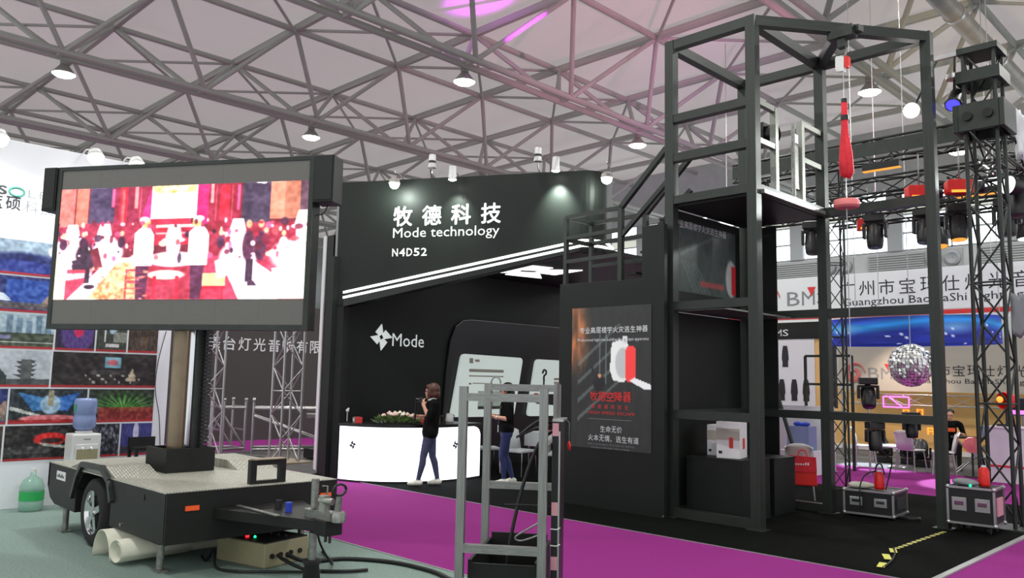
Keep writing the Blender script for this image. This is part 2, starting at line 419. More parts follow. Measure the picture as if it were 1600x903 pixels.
# louvre strip and round air nozzles under the windows
for i in range(8):
    x0 = -30 + i * 4.9
    lv = thing('louver_panel', 'grey louvred panel with round nozzles under the far windows, the %s from the left' % ('first', 'second', 'third', 'fourth', 'fifth', 'sixth', 'seventh', 'last')[i], 'louver', (x0, 39.9, 7.1), 0, 'louvred panels on the far hall wall')
    bx('backing', 'louver', lv, 0, 4.2, 0.02, 0.09, 0, 0.95)
    for j in range(8): bx('slat', 'louver', lv, 0.05, 2.6, -0.05, 0.03, 0.05 + j * 0.11, 0.11 + j * 0.11)
    for xx in (3.0, 3.8):
        P('air_nozzle', 'hall_frame', lv, lambda m: m.lathe([(0.30, 0), (0.34, 0.12), (0.26, 0.2), (0.16, 0.1), (0.02, 0.08)], (xx, 0.03, 0.5), NY, 16), smooth=True)
tag(bx('wall_left', 'hall_wall', None, -64.4, -64, -16, 42, 0, 14.2), kind='structure')

# roof trusses: triangular, two top chords, doubled bottom chord
VN = [-13 + 4.5 * i for i in range(12)]
TR_U = (-54.2, -45.2, -36.2, -27.2, -18.2, -9.2, -0.2)
TR_L = ('farthest left', 'sixth from the right', 'fifth from the right', 'above the mobile screen, left part', 'crossing above the black booth', 'above the black steel tower', 'nearest the right edge')
for U0, lb in zip(TR_U, TR_L):
    t = thing('roof_truss', 'grey steel roof truss running across the hall, ' + lb, 'truss', (U0, 0, 11.5), 0, 'hall roof trusses')
    for dx in (-0.28, 0.28): strut('bottom_chord', (dx, -13, 0), (dx, 40, 0), 0.22, 'steel_grey', t, shape='round')
    for dx in (-2.3, 2.3): strut('top_chord', (dx, -13, 2.3), (dx, 40, 2.3), 0.22, 'steel_grey', t, shape='round')
    for i in range(len(VN) - 1):
        a = VN[i]; b = a + 2.25; c = a + 4.5
        for dx in (-2.3, 2.3):
            e = 0.28 if dx > 0 else -0.28
            strut('web', (e, b, 0), (dx, a, 2.3), 0.17, 'steel_grey', t, shape='round')
            strut('web', (e, b, 0), (dx, c, 2.3), 0.17, 'steel_grey', t, shape='round')
        strut('cross_tie', (-2.3, a, 2.3), (2.3, a, 2.3), 0.15, 'steel_grey', t)
        strut('spacer', (-0.28, b, 0), (0.28, b, 0), 0.12, 'steel_grey', t)
for i, v in enumerate(VN):
    o = strut('roof_purlin', (-62, v, 13.85), (14, v, 13.85), 0.16, 'steel_grey', None, 0.24)
    nth = ('first', 'second', 'third', 'fourth', 'fifth', 'sixth', 'seventh', 'eighth', 'ninth', 'tenth', 'eleventh', 'last')[i]
    tag(o, 'long grey beam under the roof, the ' + nth + ' going from the camera to the windows', 'beam', 'roof purlins')
ceil = bpy.data.objects['ceiling']
for U0 in TR_U[:-1]:
    for i, a in enumerate(VN[2:-1]):
        x0 = U0 + 2.3; x1 = U0 + 6.7
        strut('brace_rod', (x0, a, 13.8), (x1, a + 4.5, 13.8), 0.11, 'steel_grey', ceil, shape='round')
        strut('brace_rod', (x1, a, 13.7), (x0, a + 4.5, 13.7), 0.11, 'steel_grey', ceil, shape='round')
dct = thing('duct_pipe', 'shiny round pipe running under the roof at the upper right', 'pipe', (-6.1, 0, 11.3))
cy('pipe', 'steel_light', dct, (0, 4, 0), (0, 40, 0), 0.24, n=20)
for v in range(14, 40, 4): cy('joint_ring', 'aluminium', dct, (0, v, 0), (0, v + 0.12, 0), 0.27, n=20)
# high bay lamps: the fixtures and their light
def high_bay(u, v, label):
    t = thing('high_bay_lamp', label, 'lamp', (u, v, 11.0), 0, 'high bay lamps')
    cy('rod', 'steel_grey', t, (0, 0, 0.5), (0, 0, 0.75), 0.03)
    cy('ballast', 'steel_light', t, (0, 0, 0.32), (0, 0, 0.52), 0.13)
    P('shade', 'steel_light', t, lambda m: m.lathe([(0.10, 0.34), (0.16, 0.26), (0.30, 0.08), (0.36, 0.0), (0.35, 0.0), (0.29, 0.07), (0.1, 0.3)], n=24), smooth='all')
    P('lens', 'lamp_white', t, lambda m: m.lathe([(0.34, 0.015), (0.25, -0.05), (0.12, -0.08), (0.0, -0.085)], n=24), smooth='all')
    l = bpy.data.lights.new('bay_light', 'AREA'); l.shape = 'DISK'; l.size = 0.66; l.energy = LAMP_W; l.color = (1.0, 0.985, 0.95)
    lo = bpy.data.objects.new('bay_light', l); col.objects.link(lo); lo.parent = t; lo.location = (0, 0, -0.10)
lamp_lab = {(-27.6, 7.5): 'lit high bay lamp at the far upper left of the roof', (-18.6, 16.4): 'lit high bay lamp above the middle of the black booth sign',
            (-27.6, 16.4): 'lit high bay lamp just above the right end of the mobile screen', (-18.6, 25.6): 'lit high bay lamp left of the black tower',
            (-9.6, 25.6): 'lit high bay lamp behind the top of the black tower'}
for u in (-36.6, -27.6, -18.6, -9.6, -0.6):
    for v in (-1.5, 7.5, 16.4, 25.6, 34.6):
        high_bay(u, v, lamp_lab.get((u, v), 'lit high bay lamp hanging further along the roof trusses'))
# ================================================================== left: photo wall and the things before it
pw = thing('photo_wall', 'white exhibition wall covered with event photographs behind the mobile screen', 'wall panel', (-11.6, 0, 0))
bx('panel', 'white_wall', pw, -0.12, 0, 1.0, 4.81, 0, 4.61, bevel=0.01)
def ph(kind, seed):
    def f(s, t, im):
        n = nz(s.shape, 14, seed); n2 = nz(s.shape, 5, seed + 50)
        if kind == 'arena':
            im[:] = np.array([.55, .63, .70]) * (0.8 + .3 * n2[..., None]); p_ell(im, s, t, .6, 1.05, .75, .75, (.12, .16, .38)); p_ell(im, s, t, .55, .95, .55, .4, (.20, .26, .58), .8)
            p_ell(im, s, t, .95, .25, .1, .2, (.85, .85, .85)); im += (n[..., None] - .5) * .25
        elif kind == 'gala':
            im[:] = (.16, .2, .42); p_rect(im, s, t, .4, .1, .9, .8, (.17, .3, .62))
            for k_ in range(7): p_poly(im, s, t, [(.05 + k_ * .05, .25 + .04 * k_), (.08 + k_ * .05, .25 + .04 * k_), (.12 + k_ * .06, .7), (.02 + k_ * .05, .7)], (.8, .85, .9))
            p_poly(im, s, t, [(.8, .8), (.95, .35), (1, .35), (1, .8)], (.6, .5, .45)); p_rect(im, s, t, 0, .72, 1, .92, (.42, .38, .34), .8); im += (n[..., None] - .5) * .3
        elif kind == 'city':
            im[:] = (.62, .70, .74); 
            for k_ in range(5): p_rect(im, s, t, .45 + .11 * k_, .05 + .07 * (k_ % 3), .52 + .11 * k_, .6, (.40, .50, .58))
            p_rect(im, s, t, 0, .55, 1, .95, (.26, .30, .24)); p_rect(im, s, t, 0, .62, .5, .72, (.50, .50, .66)); p_rect(im, s, t, .2, .8, 1, .84, (.7, .72, .7)); im += (n[..., None] - .5) * .25
        elif kind == 'violet':
            im[:] = (.16, .13, .24); p_ell(im, s, t, .55, .5, .45, .6, (.36, .26, .55), .8); p_ell(im, s, t, .58, .42, .13, .2, (.80, .15, .35))
            for k_ in range(5): p_rect(im, s, t, .45 + k_ * .05, .12 + .06 * (k_ % 2), .47 + k_ * .05, .3, (.9, .9, .95))
            im += (n[..., None] - .5) * .15
        elif kind == 'rig':
            im[:] = (.22, .25, .22); p_poly(im, s, t, [(.25, 0), (.8, 0), (.6, .45), (.45, .45)], (.60, .70, .78)); p_rect(im, s, t, .55, .4, 1, .7, (.5, .52, .48)); p_rect(im, s, t, .3, .75, .75, .85, (.8, .8, .8)); p_rect(im, s, t, .25, .35, .3, .7, (.8, .8, .8)); im += (n[..., None] - .5) * .2
        elif kind == 'room':
            im[:] = (.25, .20, .17); p_rect(im, s, t, .0, .1, .85, .28, (.72, .75, .73)); p_rect(im, s, t, .4, .5, .65, .8, (.35, .28, .22)); im += (n[..., None] - .5) * .2
        elif kind == 'pagoda':
            im[:] = np.array([.72, .75, .78]) * (0.9 + .15 * n2[..., None])
            for k_ in range(5): p_poly(im, s, t, [(.60 - .03 * (k_ % 2), .30 + .12 * k_), (.84, .26 + .12 * k_), (.80, .34 + .12 * k_), (.64, .38 + .12 * k_)], (.25, .27, .27))
            p_rect(im, s, t, .66, .25, .78, .95, (.33, .35, .35)); p_poly(im, s, t, [(.2, .55), (.42, .5), (.5, .7), (.5, .95), (.2, .95)], (.22, .25, .26)); p_rect(im, s, t, 0, .45, .15, .8, (.55, .68, .8)); p_rect(im, s, t, 0, .78, 1, .95, (.22, .24, .24), .8); im += (n[..., None] - .5) * .15
        elif kind == 'night':
            im[:] = (.15, .13, .13); p_rect(im, s, t, .48, .12, .64, .42, (.45, .68, .75)); p_ell(im, s, t, .56, .27, .06, .1, (.75, .4, .45)); p_rect(im, s, t, .36, .5, .7, .62, (.35, .34, .34), .6)
            for k_ in range(14): p_rect(im, s, t, .30 + k_ * .04, .62 + .1 * ((k_ * 7) % 3), .32 + k_ * .04, .68 + .1 * ((k_ * 7) % 3), (.8, .8, .75), .8)
            p_poly(im, s, t, [(.70, .8), (.76, .45), (.8, .8)], (.75, .7, .6)); im += (n[..., None] - .5) * .25
        elif kind == 'stage':
            im[:] = (.12, .16, .18); p_poly(im, s, t, [(.1, .1), (.42, .25), (.45, .6), (.3, .65)], (.22, .45, .68)); p_poly(im, s, t, [(.9, .1), (.60, .25), (.58, .6), (.75, .65)], (.20, .42, .72)); p_ell(im, s, t, .52, .45, .14, .3, (.58, .70, .78)); p_rect(im, s, t, .49, .05, .55, .5, (.55, .52, .42))
            p_poly(im, s, t, [(.02, .5), (.4, .75), (.4, .82), (.0, .6)], (.72, .74, .72)); p_ell(im, s, t, .52, .86, .42, .12, (.82, .45, .47)); p_rect(im, s, t, 0, .88, 1, .97, (.7, .12, .14), .8); im += (n[..., None] - .5) * .3
        elif kind == 'laser':
            im[:] = (.13, .17, .12); 
            ang = np.arctan2(.62 - t, s - .52); r = np.hypot(s - .52, t - .62); g = (.5 + .5 * np.sin(ang * 26)) * np.clip(1.1 - r * 1.6, 0, 1) * (t < .68)
            im[..., 1] += g * .65; im[..., 0] += g * .22; im[..., 2] += g * .12; p_rect(im, s, t, .15, .55, 1, .95, (.66, .16, .16), .75); im += (n[..., None] - .5) * .3
        elif kind == 'red_ring':
            im[:] = (.14, .13, .13); p_ell(im, s, t, .60, .40, .24, .20, (.85, .14, .14)); p_ell(im, s, t, .62, .45, .17, .09, (.25, .12, .12)); p_poly(im, s, t, [(.45, .5), (.95, .65), (.95, .72), (.5, .6)], (.66, .66, .64)); p_rect(im, s, t, .0, .6, .6, .82, (.42, .42, .42), .5); im += (n[..., None] - .5) * .35
        elif kind == 'crowd':
            im[:] = (.22, .23, .28); im += (n[..., None] - .5) * .7
        else:
            im[:] = (.22, .22, .48); p_ell(im, s, t, .48, .28, .1, .35, (.75, .75, .85)); p_rect(im, s, t, 0, .7, 1, 1, (.2, .2, .24)); im += (n[..., None] - .5) * .15
        p_rect(im, s, t, 0, .93, 1, 1, (.70, .15, .17), .9)
        return im
    return f
G = 0.022
prints = [('arena', 2.3, 3.36, 3.3, 2.90), ('gala', 2.3, 2.90, 3.3, 2.43), ('city', 2.3, 2.43, 3.30, 1.97), ('violet', 3.30, 2.43, 3.80, 1.97), ('rig', 3.80, 2.43, 4.21, 1.97), ('room', 4.21, 2.43, 4.63, 1.97),
          ('pagoda', 2.3, 1.97, 3.29, 1.49), ('night', 3.29, 1.97, 4.63, 1.49), ('gala', 2.0, 1.49, 2.84, 1.03), ('stage', 2.84, 1.49, 3.76, 1.03), ('laser', 3.76, 1.49, 4.63, 1.03),
          ('room', 1.8, 1.03, 2.82, .575), ('red_ring', 2.82, 1.03, 3.70, .575), ('crowd', 3.70, 1.03, 4.20, .575), ('blue', 4.20, 1.03, 4.63, .575), ('arena', 3.3, 3.36, 4.63, 2.90), ('gala', 3.3, 2.90, 4.63, 2.43)]
for i, (kd, v0, z1, v1, z0) in enumerate(prints):
    P('photo_board', 'white', pw, lambda m: m.box(0, 0.006, v0 + G / 2, v1 - G / 2, z0 + G / 2, z1 - G / 2))
    sheet('photo_print', (0.0, v0 + G / 2, z0 + G / 2), Y, Z, v1 - v0 - G, z1 - z0 - G, 72, 40, ph(kd, i * 3 + 1), pw, 'print', 0.008)
P('logo_ring', 'print_green', pw, lambda m: m.tube([(0.006, 2.73 + .085 * math.cos(a * PI / 8) + .03 * math.copysign(abs(math.sin(a * PI / 8 * 2)) ** .5, math.cos(a * PI / 8)) * 0, 3.955 + .055 * math.sin(a * PI / 8)) for a in range(17)], 0.014, 6))
text('s', (0, 2.52, 3.90), Y, Z, .10, .11, 'print_dark', pw, 'letter', bold=.015)
[text(c_, (0, 2.86 + .13 * i_, 3.905), Y, Z, .09, .10, 'print_grey', pw, 'letter') for i_, c_ in enumerate('LE')]
letters('蓝硕', (0, 2.42, 3.72), Y, Z, .165, .20, 'print_dark', pw, bold=.015)
letters('科技', (0, 2.83, 3.71), Y, Z, .155, .18, 'print_grey', pw)
# arm lamps on the top edge of the photo wall
def arm_lamp(v, label, es):
    t = thing('arm_spotlight', label, 'lamp', (-11.6, v, 4.61), 0, 'arm lamps on the photo wall')
    tb('arm', 'white_plastic', t, spline([(-0.06, 0, 0), (0.1, 0, .04), (0.42, 0, -.06)], 5), 0.012)
    P('head', 'white_plastic', t, lambda m: m.lathe([(.03, .12), (.07, .1), (.11, .0), (.10, 0), (.05, .08)], (.46, 0, -.13), (-.45, 0, 1), 16), smooth='all')
    P('bulb', 'lamp_white', t, lambda m: m.ball((.47, 0, -.14), .095, 14, 10), smooth='all')
    l = bpy.data.lights.new('arm_light', 'SPOT'); l.energy = es; l.spot_size = 2.4; l.spot_blend = 0.8; l.shadow_soft_size = .06
    lo = bpy.data.objects.new('arm_light', l); col.objects.link(lo); lo.parent = t; lo.location = (.52, 0, -.26)
    lo.rotation_euler = Vector((0.35, 0, 1)).to_track_quat('Z', 'Y').to_euler()
arm_lamp(2.39, 'glaring arm spotlight at the left edge of the picture above the photo wall', 62)
arm_lamp(3.48, 'glaring arm spotlight over the left corner of the mobile screen', 62)
arm_lamp(4.0, 'small white arm spotlight showing above the middle of the screen left half', 30)

# water dispenser with bottle, spare bottle, stool
wc = thing('water_dispenser', 'white water dispenser with a pale blue bottle in front of the photo wall', 'dispenser', (-11.25, 3.63, 0))
bx('body', 'white_plastic', wc, -.15, .15, -.17, .17, 0, .93, bevel=.02)
bx('front_panel', 'white', wc, .15, .158, -.13, .13, .55, .80, bevel=.003)
bx('recess', 'beige', wc, .15, .160, -.12, .13, .60, .74)
for dy in (-.05, .05): cy('tap', 'white_plastic', wc, (.15, dy, .76), (.20, dy, .74), .012)
bx('brand_mark', 'print_grey', wc, .15, .152, -.04, .04, .855, .87)
cy('collar', 'white_plastic', wc, (0, 0, .93), (0, 0, .96), .10)
P('water_bottle', 'water_blue', wc, lambda m: m.lathe([(.03, .95), (.10, .98), (.135, 1.02), (.135, 1.12), (.125, 1.14), (.125, 1.17), (.135, 1.19), (.135, 1.33), (.12, 1.37), (0, 1.375)], n=24), smooth='all')
bx('bottle_label', 'label_green', wc, .02, .05, -.138, -.125, 1.20, 1.30)
wb = thing('water_bottle', 'large clear water bottle with a green label standing on the floor by the photo wall', 'bottle', (-11.35, 3.12, 0))
P('bottle', 'water_clear', wb, lambda m: m.lathe([(0, .005), (.12, .0), (.135, .03), (.135, .12), (.125, .14), (.125, .17), (.135, .19), (.135, .30), (.10, .38), (.035, .42), (.032, .47), (0, .47)], n=24), smooth='all')
P('label_band', 'label_green', wb, lambda m: m.lathe([(.137, .13), (.137, .24)], n=24), smooth='all')
cy('cap', 'white_plastic', wb, (0, 0, .47), (0, 0, .51), .03)
st = thing('stool', 'small black stool between the water dispenser and the mast', 'stool', (-11.1, 4.35, 0))
bx('seat', 'black_paint', st, -.14, .14, -.17, .17, .70, .74)
bx('backrest', 'black_paint', st, -.14, -.10, -.17, .17, .74, .86)
for a in (-.12, .12):
    for b_ in (-.15, .15): strut('leg', (a, b_, 0), (a, b_, .70), .035, 'black_paint', st)

# ================================================================== the trailer with its LED screen
OX, OY = -8.5, 3.77
tr = thing('screen_trailer', 'black two wheeled trailer carrying a large lit video screen on a mast', 'trailer', (OX, OY, 0))
prof = [(-1.6, .70), (-1.6, .44), (-1.5, .33), (-1.34, .28), (-.68, .27), (-.68, .50), (-.52, .68), (-.40, .70)]
prof2 = [(.0, .70), (.14, .66), (.30, .47), (.30, .27), (1.45, .27), (1.55, .30), (1.55, .70)]
P('body_core', 'black_paint', tr, lambda m: m.box(-1.55, 1.53, -.55, .55, .29, .69))
for y0, y1 in ((-.84, -.56), (.56, .83)):
    P('side_panel', 'black_paint', tr, lambda m: m.prism(prof, (0, y0, 0), X, Z, (0, y1 - y0, 0)), bevel=.006)
    P('side_panel', 'black_paint', tr, lambda m: m.prism(prof2, (0, y0, 0), X, Z, (0, y1 - y0, 0)), bevel=.006)
bx('front_panel', 'black_paint', tr, 1.53, 1.56, -.84, .83, .28, .705)
bx('rear_panel', 'black_paint', tr, -1.61, -1.56, -.84, .83, .45, .705)
for i in range(3): bx('deck_plate', 'tread_plate', tr, -1.6 + i * 1.05, -.555 + i * 1.05, -.84, .83, .70, .712)
fen = [(-.92, .71), (-.56, .80), (.10, .80), (.38, .71)]
for y0, y1 in ((-.835, -.42), (.40, .825)):
    P('wheel_cover', 'tread_plate', tr, lambda m: m.prism(fen, (0, y0, 0), X, Z, (0, y1 - y0, 0)), bevel=.006)
    yy = y0 - .015 if y0 < 0 else y1
    out = [(-.75, .42), (-.62, .66), (-.50, .775), (.06, .785), (.26, .68), (.36, .50)]
    def fl(m):
        for i in range(len(out) - 1): m.bar((out[i][0], yy, out[i][1]), (out[i + 1][0], yy, out[i + 1][1]), .05, .05)
    P('fender_edge', 'black_steel', tr, fl)
def wheel(y, s):
    t_ = P('tyre', 'rubber', tr, lambda m: m.lathe([(.215, -.09), (.29, -.095), (.325, -.07), (.33, 0), (.325, .07), (.29, .095), (.215, .09)], (-.22, y, .33), Y, 32), smooth='all')
    P('rim', 'chrome', t_, lambda m: m.lathe([(.225, -.09 * s), (.215, -.085 * s), (.20, -.02 * s), (.215, .085 * s)], (-.22, y, .33), (0, 1, 0), 32), smooth='all')
    def sp(m):
        for i in range(5):
            a = i * 2 * PI / 5 + .3
            m.bar((-.22, y - .06 * s, .33), (-.22 + .205 * math.cos(a), y - .075 * s, .33 + .205 * math.sin(a)), .065, .03, up=Y)
        m.cyl((-.22, y - .09 * s, .33), (-.22, y, .33), .045, n=16)
    P('spokes', 'chrome', t_, sp)
    cy('brake_drum', 'black_deep', t_, (-.22, y - .03 * s, .33), (-.22, y + .06 * s, .33), .19, n=20)
wheel(-.74, 1); wheel(.73, -1)
for x_, y_ in ((1.22, -.72), (-1.18, -.76), (1.05, .76), (-1.18, .74)):
    lg = cy('stabiliser_leg', 'galvanised', tr, (x_, y_, .02), (x_, y_, .33), .032)
    bx('foot_plate', 'galvanised', lg, x_ - .07, x_ + .07, y_ - .05, y_ + .05, 0.0, .018)
for p_ in ((1.565, -.62), (1.565, .70)): bx('marker_lamp', 'orange', tr, 1.56, 1.575, p_[1] - .06, p_[1] + .06, .55, .59)
bx('maker_plate', 'white', tr, -1.30, -1.02, -.848, -.84, .55, .64)
P('plate_print', 'print_dark', tr, lambda m: [m.box(-1.27 + i * .045, -1.24 + i * .045, -.8495, -.848, .575, .60 + .015 * (i % 2)) for i in range(5)])
cy('lock', 'chrome', tr, (.62, -.86, .33), (.62, -.84, .33), .015); bx('latch', 'black_deep', tr, 1.05, 1.10, -.847, -.84, .60, .65)
# mast foot, mast
mx, my = -.045, -.05
def fr(m):
    m.box(mx - .255, mx + .255, my - .255, my - .235, .71, .95); m.box(mx - .255, mx + .255, my + .235, my + .255, .71, .95)
    m.box(mx - .255, mx - .235, my - .235, my + .235, .71, .95); m.box(mx + .235, mx + .255, my - .235, my + .235, .71, .95); m.box(mx - .24, mx + .24, my - .24, my + .24, .80, .82)
P('mast_foot', 'black_paint', tr, fr)
cy('mast', 'mast_bronze', tr, (mx - .06, my - .03, .80), (mx - .06, my - .03, 2.5), .095, n=20, label='brownish telescopic steel mast')
cy('mast_inner', 'chrome', tr, (mx - .01, my + .06, .80), (mx - .01, my + .06, 2.5), .05, n=16)
bx('mast_guide', 'black_steel', tr, mx + .0, mx + .07, my + .08, my + .20, .80, 2.45)
P('cable_chain', 'black_plastic', tr, lambda m: [m.box(mx + .07, mx + .13, my + .14, my + .22, .82 + i * .04, .85 + i * .04) for i in range(40)])
# screen
SA = math.radians(31.5); dv = Vector((math.cos(SA), math.sin(SA), 0)); nb = Vector((-math.sin(SA), math.cos(SA), 0))
sb = Vector((-8.418 - OX, 3.471 - OY, 0))
def rc(m, s0, s1, z0, z1, y0, y1): m.prism([(s0, z0), (s1, z0), (s1, z1), (s0, z1)], sb + nb * y0, dv, Z, nb * (y1 - y0))
scn = P('screen_cabinet', 'black_paint', tr, lambda m: rc(m, -1.525, 1.54, 2.16, 3.935, .02, .17), bevel=.008)
def bz(m):
    rc(m, -1.525, -1.475, 2.16, 3.935, 0, .02); rc(m, 1.49, 1.54, 2.16, 3.935, 0, .02); rc(m, -1.475, 1.49, 3.895, 3.935, 0, .02); rc(m, -1.475, 1.49, 2.16, 2.215, 0, .02)
P('bezel', 'black_steel', scn, bz)
for i in range(6):
    for j in range(2):
        P('led_module', 'module_grey', scn, lambda m: rc(m, -1.475 + i * .494, -1.475 + (i + 1) * .494 - .001, 2.215 + j * .84, 2.215 + (j + 1) * .84 - .001, .010, .02))
def video(s, t, im):
    n = nz(s.shape, 40, 3); n2 = nz(s.shape, 16, 8)
    im[:] = (.42, .08, .16)
    def R(x0, y0, x1, y1, c, a=1): p_rect(im, s, t, (x0 - 90) / 390., (y0 - 288) / 178., (x1 - 90) / 390., (y1 - 288) / 178., c, a)
    def E_(x, y, rx, ry, c, a=1, so=.2): p_ell(im, s, t, (x - 90) / 390., (y - 288) / 178., rx / 390., ry / 178., c, a, so)
    def L_(pts, c, a=1): p_poly(im, s, t, [((x - 90) / 390., (y - 288) / 178.) for x, y in pts], c, a)
    W_ = (.99, .97, 1.0); PK = (.95, .35, .55); RD = (.80, .10, .22); DK = (.22, .10, .20); YL = (.98, .85, .55); CR = (1, .95, .85); OR = (.95, .60, .45)
    R(80, 288, 115, 350, (.88, .45, .42)); R(117, 288, 137, 352, (.80, .45, .38)); R(139, 288, 180, 360, (.27, .20, .33)); R(136, 350, 150, 400, (.35, .1, .2))
    R(180, 288, 245, 370, (.55, .08, .22)); R(189, 288, 201, 348, RD); R(176, 290, 180, 320, PK); R(213, 288, 219, 322, (.95, .55, .55)); R(192, 292, 197, 345, (.95, .4, .4), .8)
    L_([(222, 350), (240, 288), (242, 350)], (.85, .12, .45)); R(240, 288, 312, 340, CR); R(242, 288, 310, 301, YL); R(244, 300, 308, 340, (.99, .98, .96))
    im += (np.where((s > .39) & (s < .56) & (t < .28), (n - .5) * .5, 0))[..., None]
    R(240, 340, 325, 382, (.72, .10, .22)); R(243, 350, 320, 354, CR, .8); R(243, 362, 320, 365, (.95, .6, .6)); R(312, 288, 330, 350, (.80, .08, .40)); R(330, 288, 380, 360, (.58, .08, .20)); R(348, 290, 362, 345, RD); R(333, 288, 338, 318, (.95, .6, .6)); R(374, 290, 378, 330, PK)
    R(382, 288, 425, 365, (.25, .18, .28)); R(424, 286, 445, 345, (.90, .52, .42)); R(445, 286, 468, 345, (.70, .42, .33)); R(468, 286, 488, 345, (.35, .22, .28)); E_(408, 287, 8, 3, W_); E_(413, 288, 5, 3, W_)
    R(80, 350, 130, 390, (.60, .12, .25)); R(130, 345, 250, 385, (.62, .12, .24)); R(330, 350, 490, 400, (.60, .12, .22))
    # floor
    R(80, 400, 490, 470, (.74, .22, .34)); L_([(108, 470), (178, 402), (215, 400), (165, 470)], (.98, .94, .95)); L_([(365, 430), (400, 405), (450, 440), (440, 470), (385, 470)], (.98, .95, .97)); L_([(160, 400), (80, 420), (80, 440), (150, 430)], (.96, .88, .90), .8); L_([(145, 466), (190, 410), (235, 400), (235, 466)], (.90, .68, .48)); R(235, 395, 330, 470, (.66, .16, .26))
    im += np.where(((s > .15) & (s < .38) & (t > .62)), (n - .5) * .35, 0)[..., None]
    # lamps and white tables
    for x, y in ((114, 358), (167, 358), (279, 362), (377, 355), (474, 345)):
        L_([(x - 8, y - 12), (x + 8, y - 12), (x + 13, y + 8), (x - 13, y + 8)], W_); E_(x, y + 22, 12, 18, W_); E_(x, y + 12, 20, 5, W_)
    E_(108, 390, 34, 24, (.92, .80, .82)); E_(172, 392, 30, 26, W_); E_(380, 400, 32, 22, W_); E_(460, 400, 36, 26, (.92, .78, .8)); E_(280, 404, 45, 13, W_)
    R(80, 400, 108, 466, (.97, .90, .74)); L_([(430, 420), (488, 410), (488, 466), (438, 466)], (.98, .88, .80)); L_([(360, 400), (398, 400), (392, 420), (362, 420)], W_)
    for k_ in range(40):
        g = np.random.default_rng(k_); x = 85 + 400 * g.random(); y = 345 + 60 * g.random(); E_(x, y, 3 + 5 * g.random(), 4 + 6 * g.random(), [(.45, .07, .18), (.25, .10, .22), PK, (.97, .90, .80), (.85, .3, .35)][k_ % 5], .85)
    # musician at left, dark
    E_(137, 395, 16, 20, DK); L_([(115, 405), (155, 395), (160, 415), (120, 425)], DK); L_([(145, 388), (158, 383), (168, 415), (155, 418)], (.45, .10, .18)); R(139, 412, 147, 440, DK); R(110, 418, 140, 424, (.75, .2, .3)); E_(148, 446, 10, 4, DK)
    # round table and red chairs
    E_(270, 428, 32, 8, CR); R(250, 430, 256, 466, RD); R(285, 430, 291, 466, RD); R(250, 440, 291, 444, RD); R(206, 418, 234, 422, (.85, .25, .3)); R(206, 436, 234, 440, (.85, .25, .3)); R(206, 418, 209, 466, (.8, .2, .28)); R(322, 426, 362, 446, (.93, .78, .58)); R(322, 446, 362, 450, RD); R(324, 450, 328, 466, RD); R(356, 450, 360, 466, RD)
    # the two men in white jackets
    for x, sgn in ((231, 1), (317, -1)):
        E_(x + 3 * sgn, 346, 8, 9, (.90, .70, .42)); E_(x, 341, 9, 5, W_); L_([(x - 14, 362), (x - 4, 353), (x + 10, 355), (x + 17, 366), (x + 16, 414), (x - 15, 414)], (1, .99, .97)); L_([(x - 10, 414), (x + 11, 414), (x + 9, 466), (x - 7, 466)], (.32, .10, .24)); R(x - 15, 405, x + 16, 408, (.95, .86, .65))
    for x in (394, 412): E_(x, 385, 10, 26, (.33, .12, .25)); E_(x, 352, 5, 7, (.90, .65, .5))
    R(392, 405, 402, 440, DK); L_([(395, 438), (404, 438), (410, 446), (396, 446)], DK)
    g = np.random.default_rng(11)
    for k_ in range(100):
        x = 84 + 404 * g.random(); y = 342 + 62 * g.random()
        if 215 < x < 335 and y > 350 and g.random() < .8: continue
        E_(x, y, 1.5 + 3 * g.random(), 1.5 + 4 * g.random(), [(.40, .06, .16), (.22, .08, .20), (.98, .92, .95), (.97, .90, .80), (.92, .30, .42), (.70, .08, .25)][k_ % 6], .9)
    for x in (100, 133, 196, 352, 420, 446): E_(x, 362 + (x % 7), 4, 5, (.93, .68, .55)); E_(x, 376 + (x % 7), 7, 10, [(.50, .08, .22), (.30, .10, .24), (.95, .9, .92)][x % 3])
    for x in (196, 222, 342, 366): R(x - 1, 290, x + 1, 345, (.95, .45, .45), .5)
    for k_ in range(60):
        x = 150 + 90 * g.random(); y = 415 + 50 * g.random(); E_(x, y, 4 * g.random() + 1, 2 * g.random() + 1, [(.95, .80, .60), (.85, .45, .35)][k_ % 2], .6)
    for k_ in range(5): R(206 + k_ * 1, 424 + 8 * k_, 234, 425.5 + 8 * k_, (.80, .2, .3), .7); R(324, 452 + 3 * k_, 358, 453 + 3 * k_, (.8, .15, .25), .7)
    L_([(405, 448), (432, 425), (445, 466), (415, 466)], (1, .97, .99), .7); L_([(90, 395), (110, 385), (118, 410), (96, 425)], (1, .97, .98), .9); L_([(344, 408), (366, 398), (380, 424), (350, 436)], (.97, .93, .95), .8)
    im += (n[..., None] - .5) * .16 + (n2[..., None] - .5) * .10
    k3 = im.copy()
    for dy, dx in ((0, 1), (0, -1), (1, 0), (-1, 0)): k3 += np.roll(np.roll(im, dy, 0), dx, 1)
    im = k3 / 5
    return im
sheet('video_picture', sb, dv, Z, 2.965, 1.21, 400, 190, video, scn, 'screen_picture', 0)
vp_ = scn.children[-1]; vp_.location = dv * -1.47 + Vector((0, 0, 2.475)) - nb * .004 + nb * .01
for s0, s1, zz in ((1.548, 1.765, 3.445), (-1.70, -1.53, 3.45)):
    spk = P('speaker', 'black_paint', tr, lambda m: rc(m, s0, s1, zz, 3.935, -.02, .20), bevel=.01)
    P('grille', 'black_deep', spk, lambda m: rc(m, s0 + .015, s1 - .015, zz + .03, 3.92, -.026, -.02))
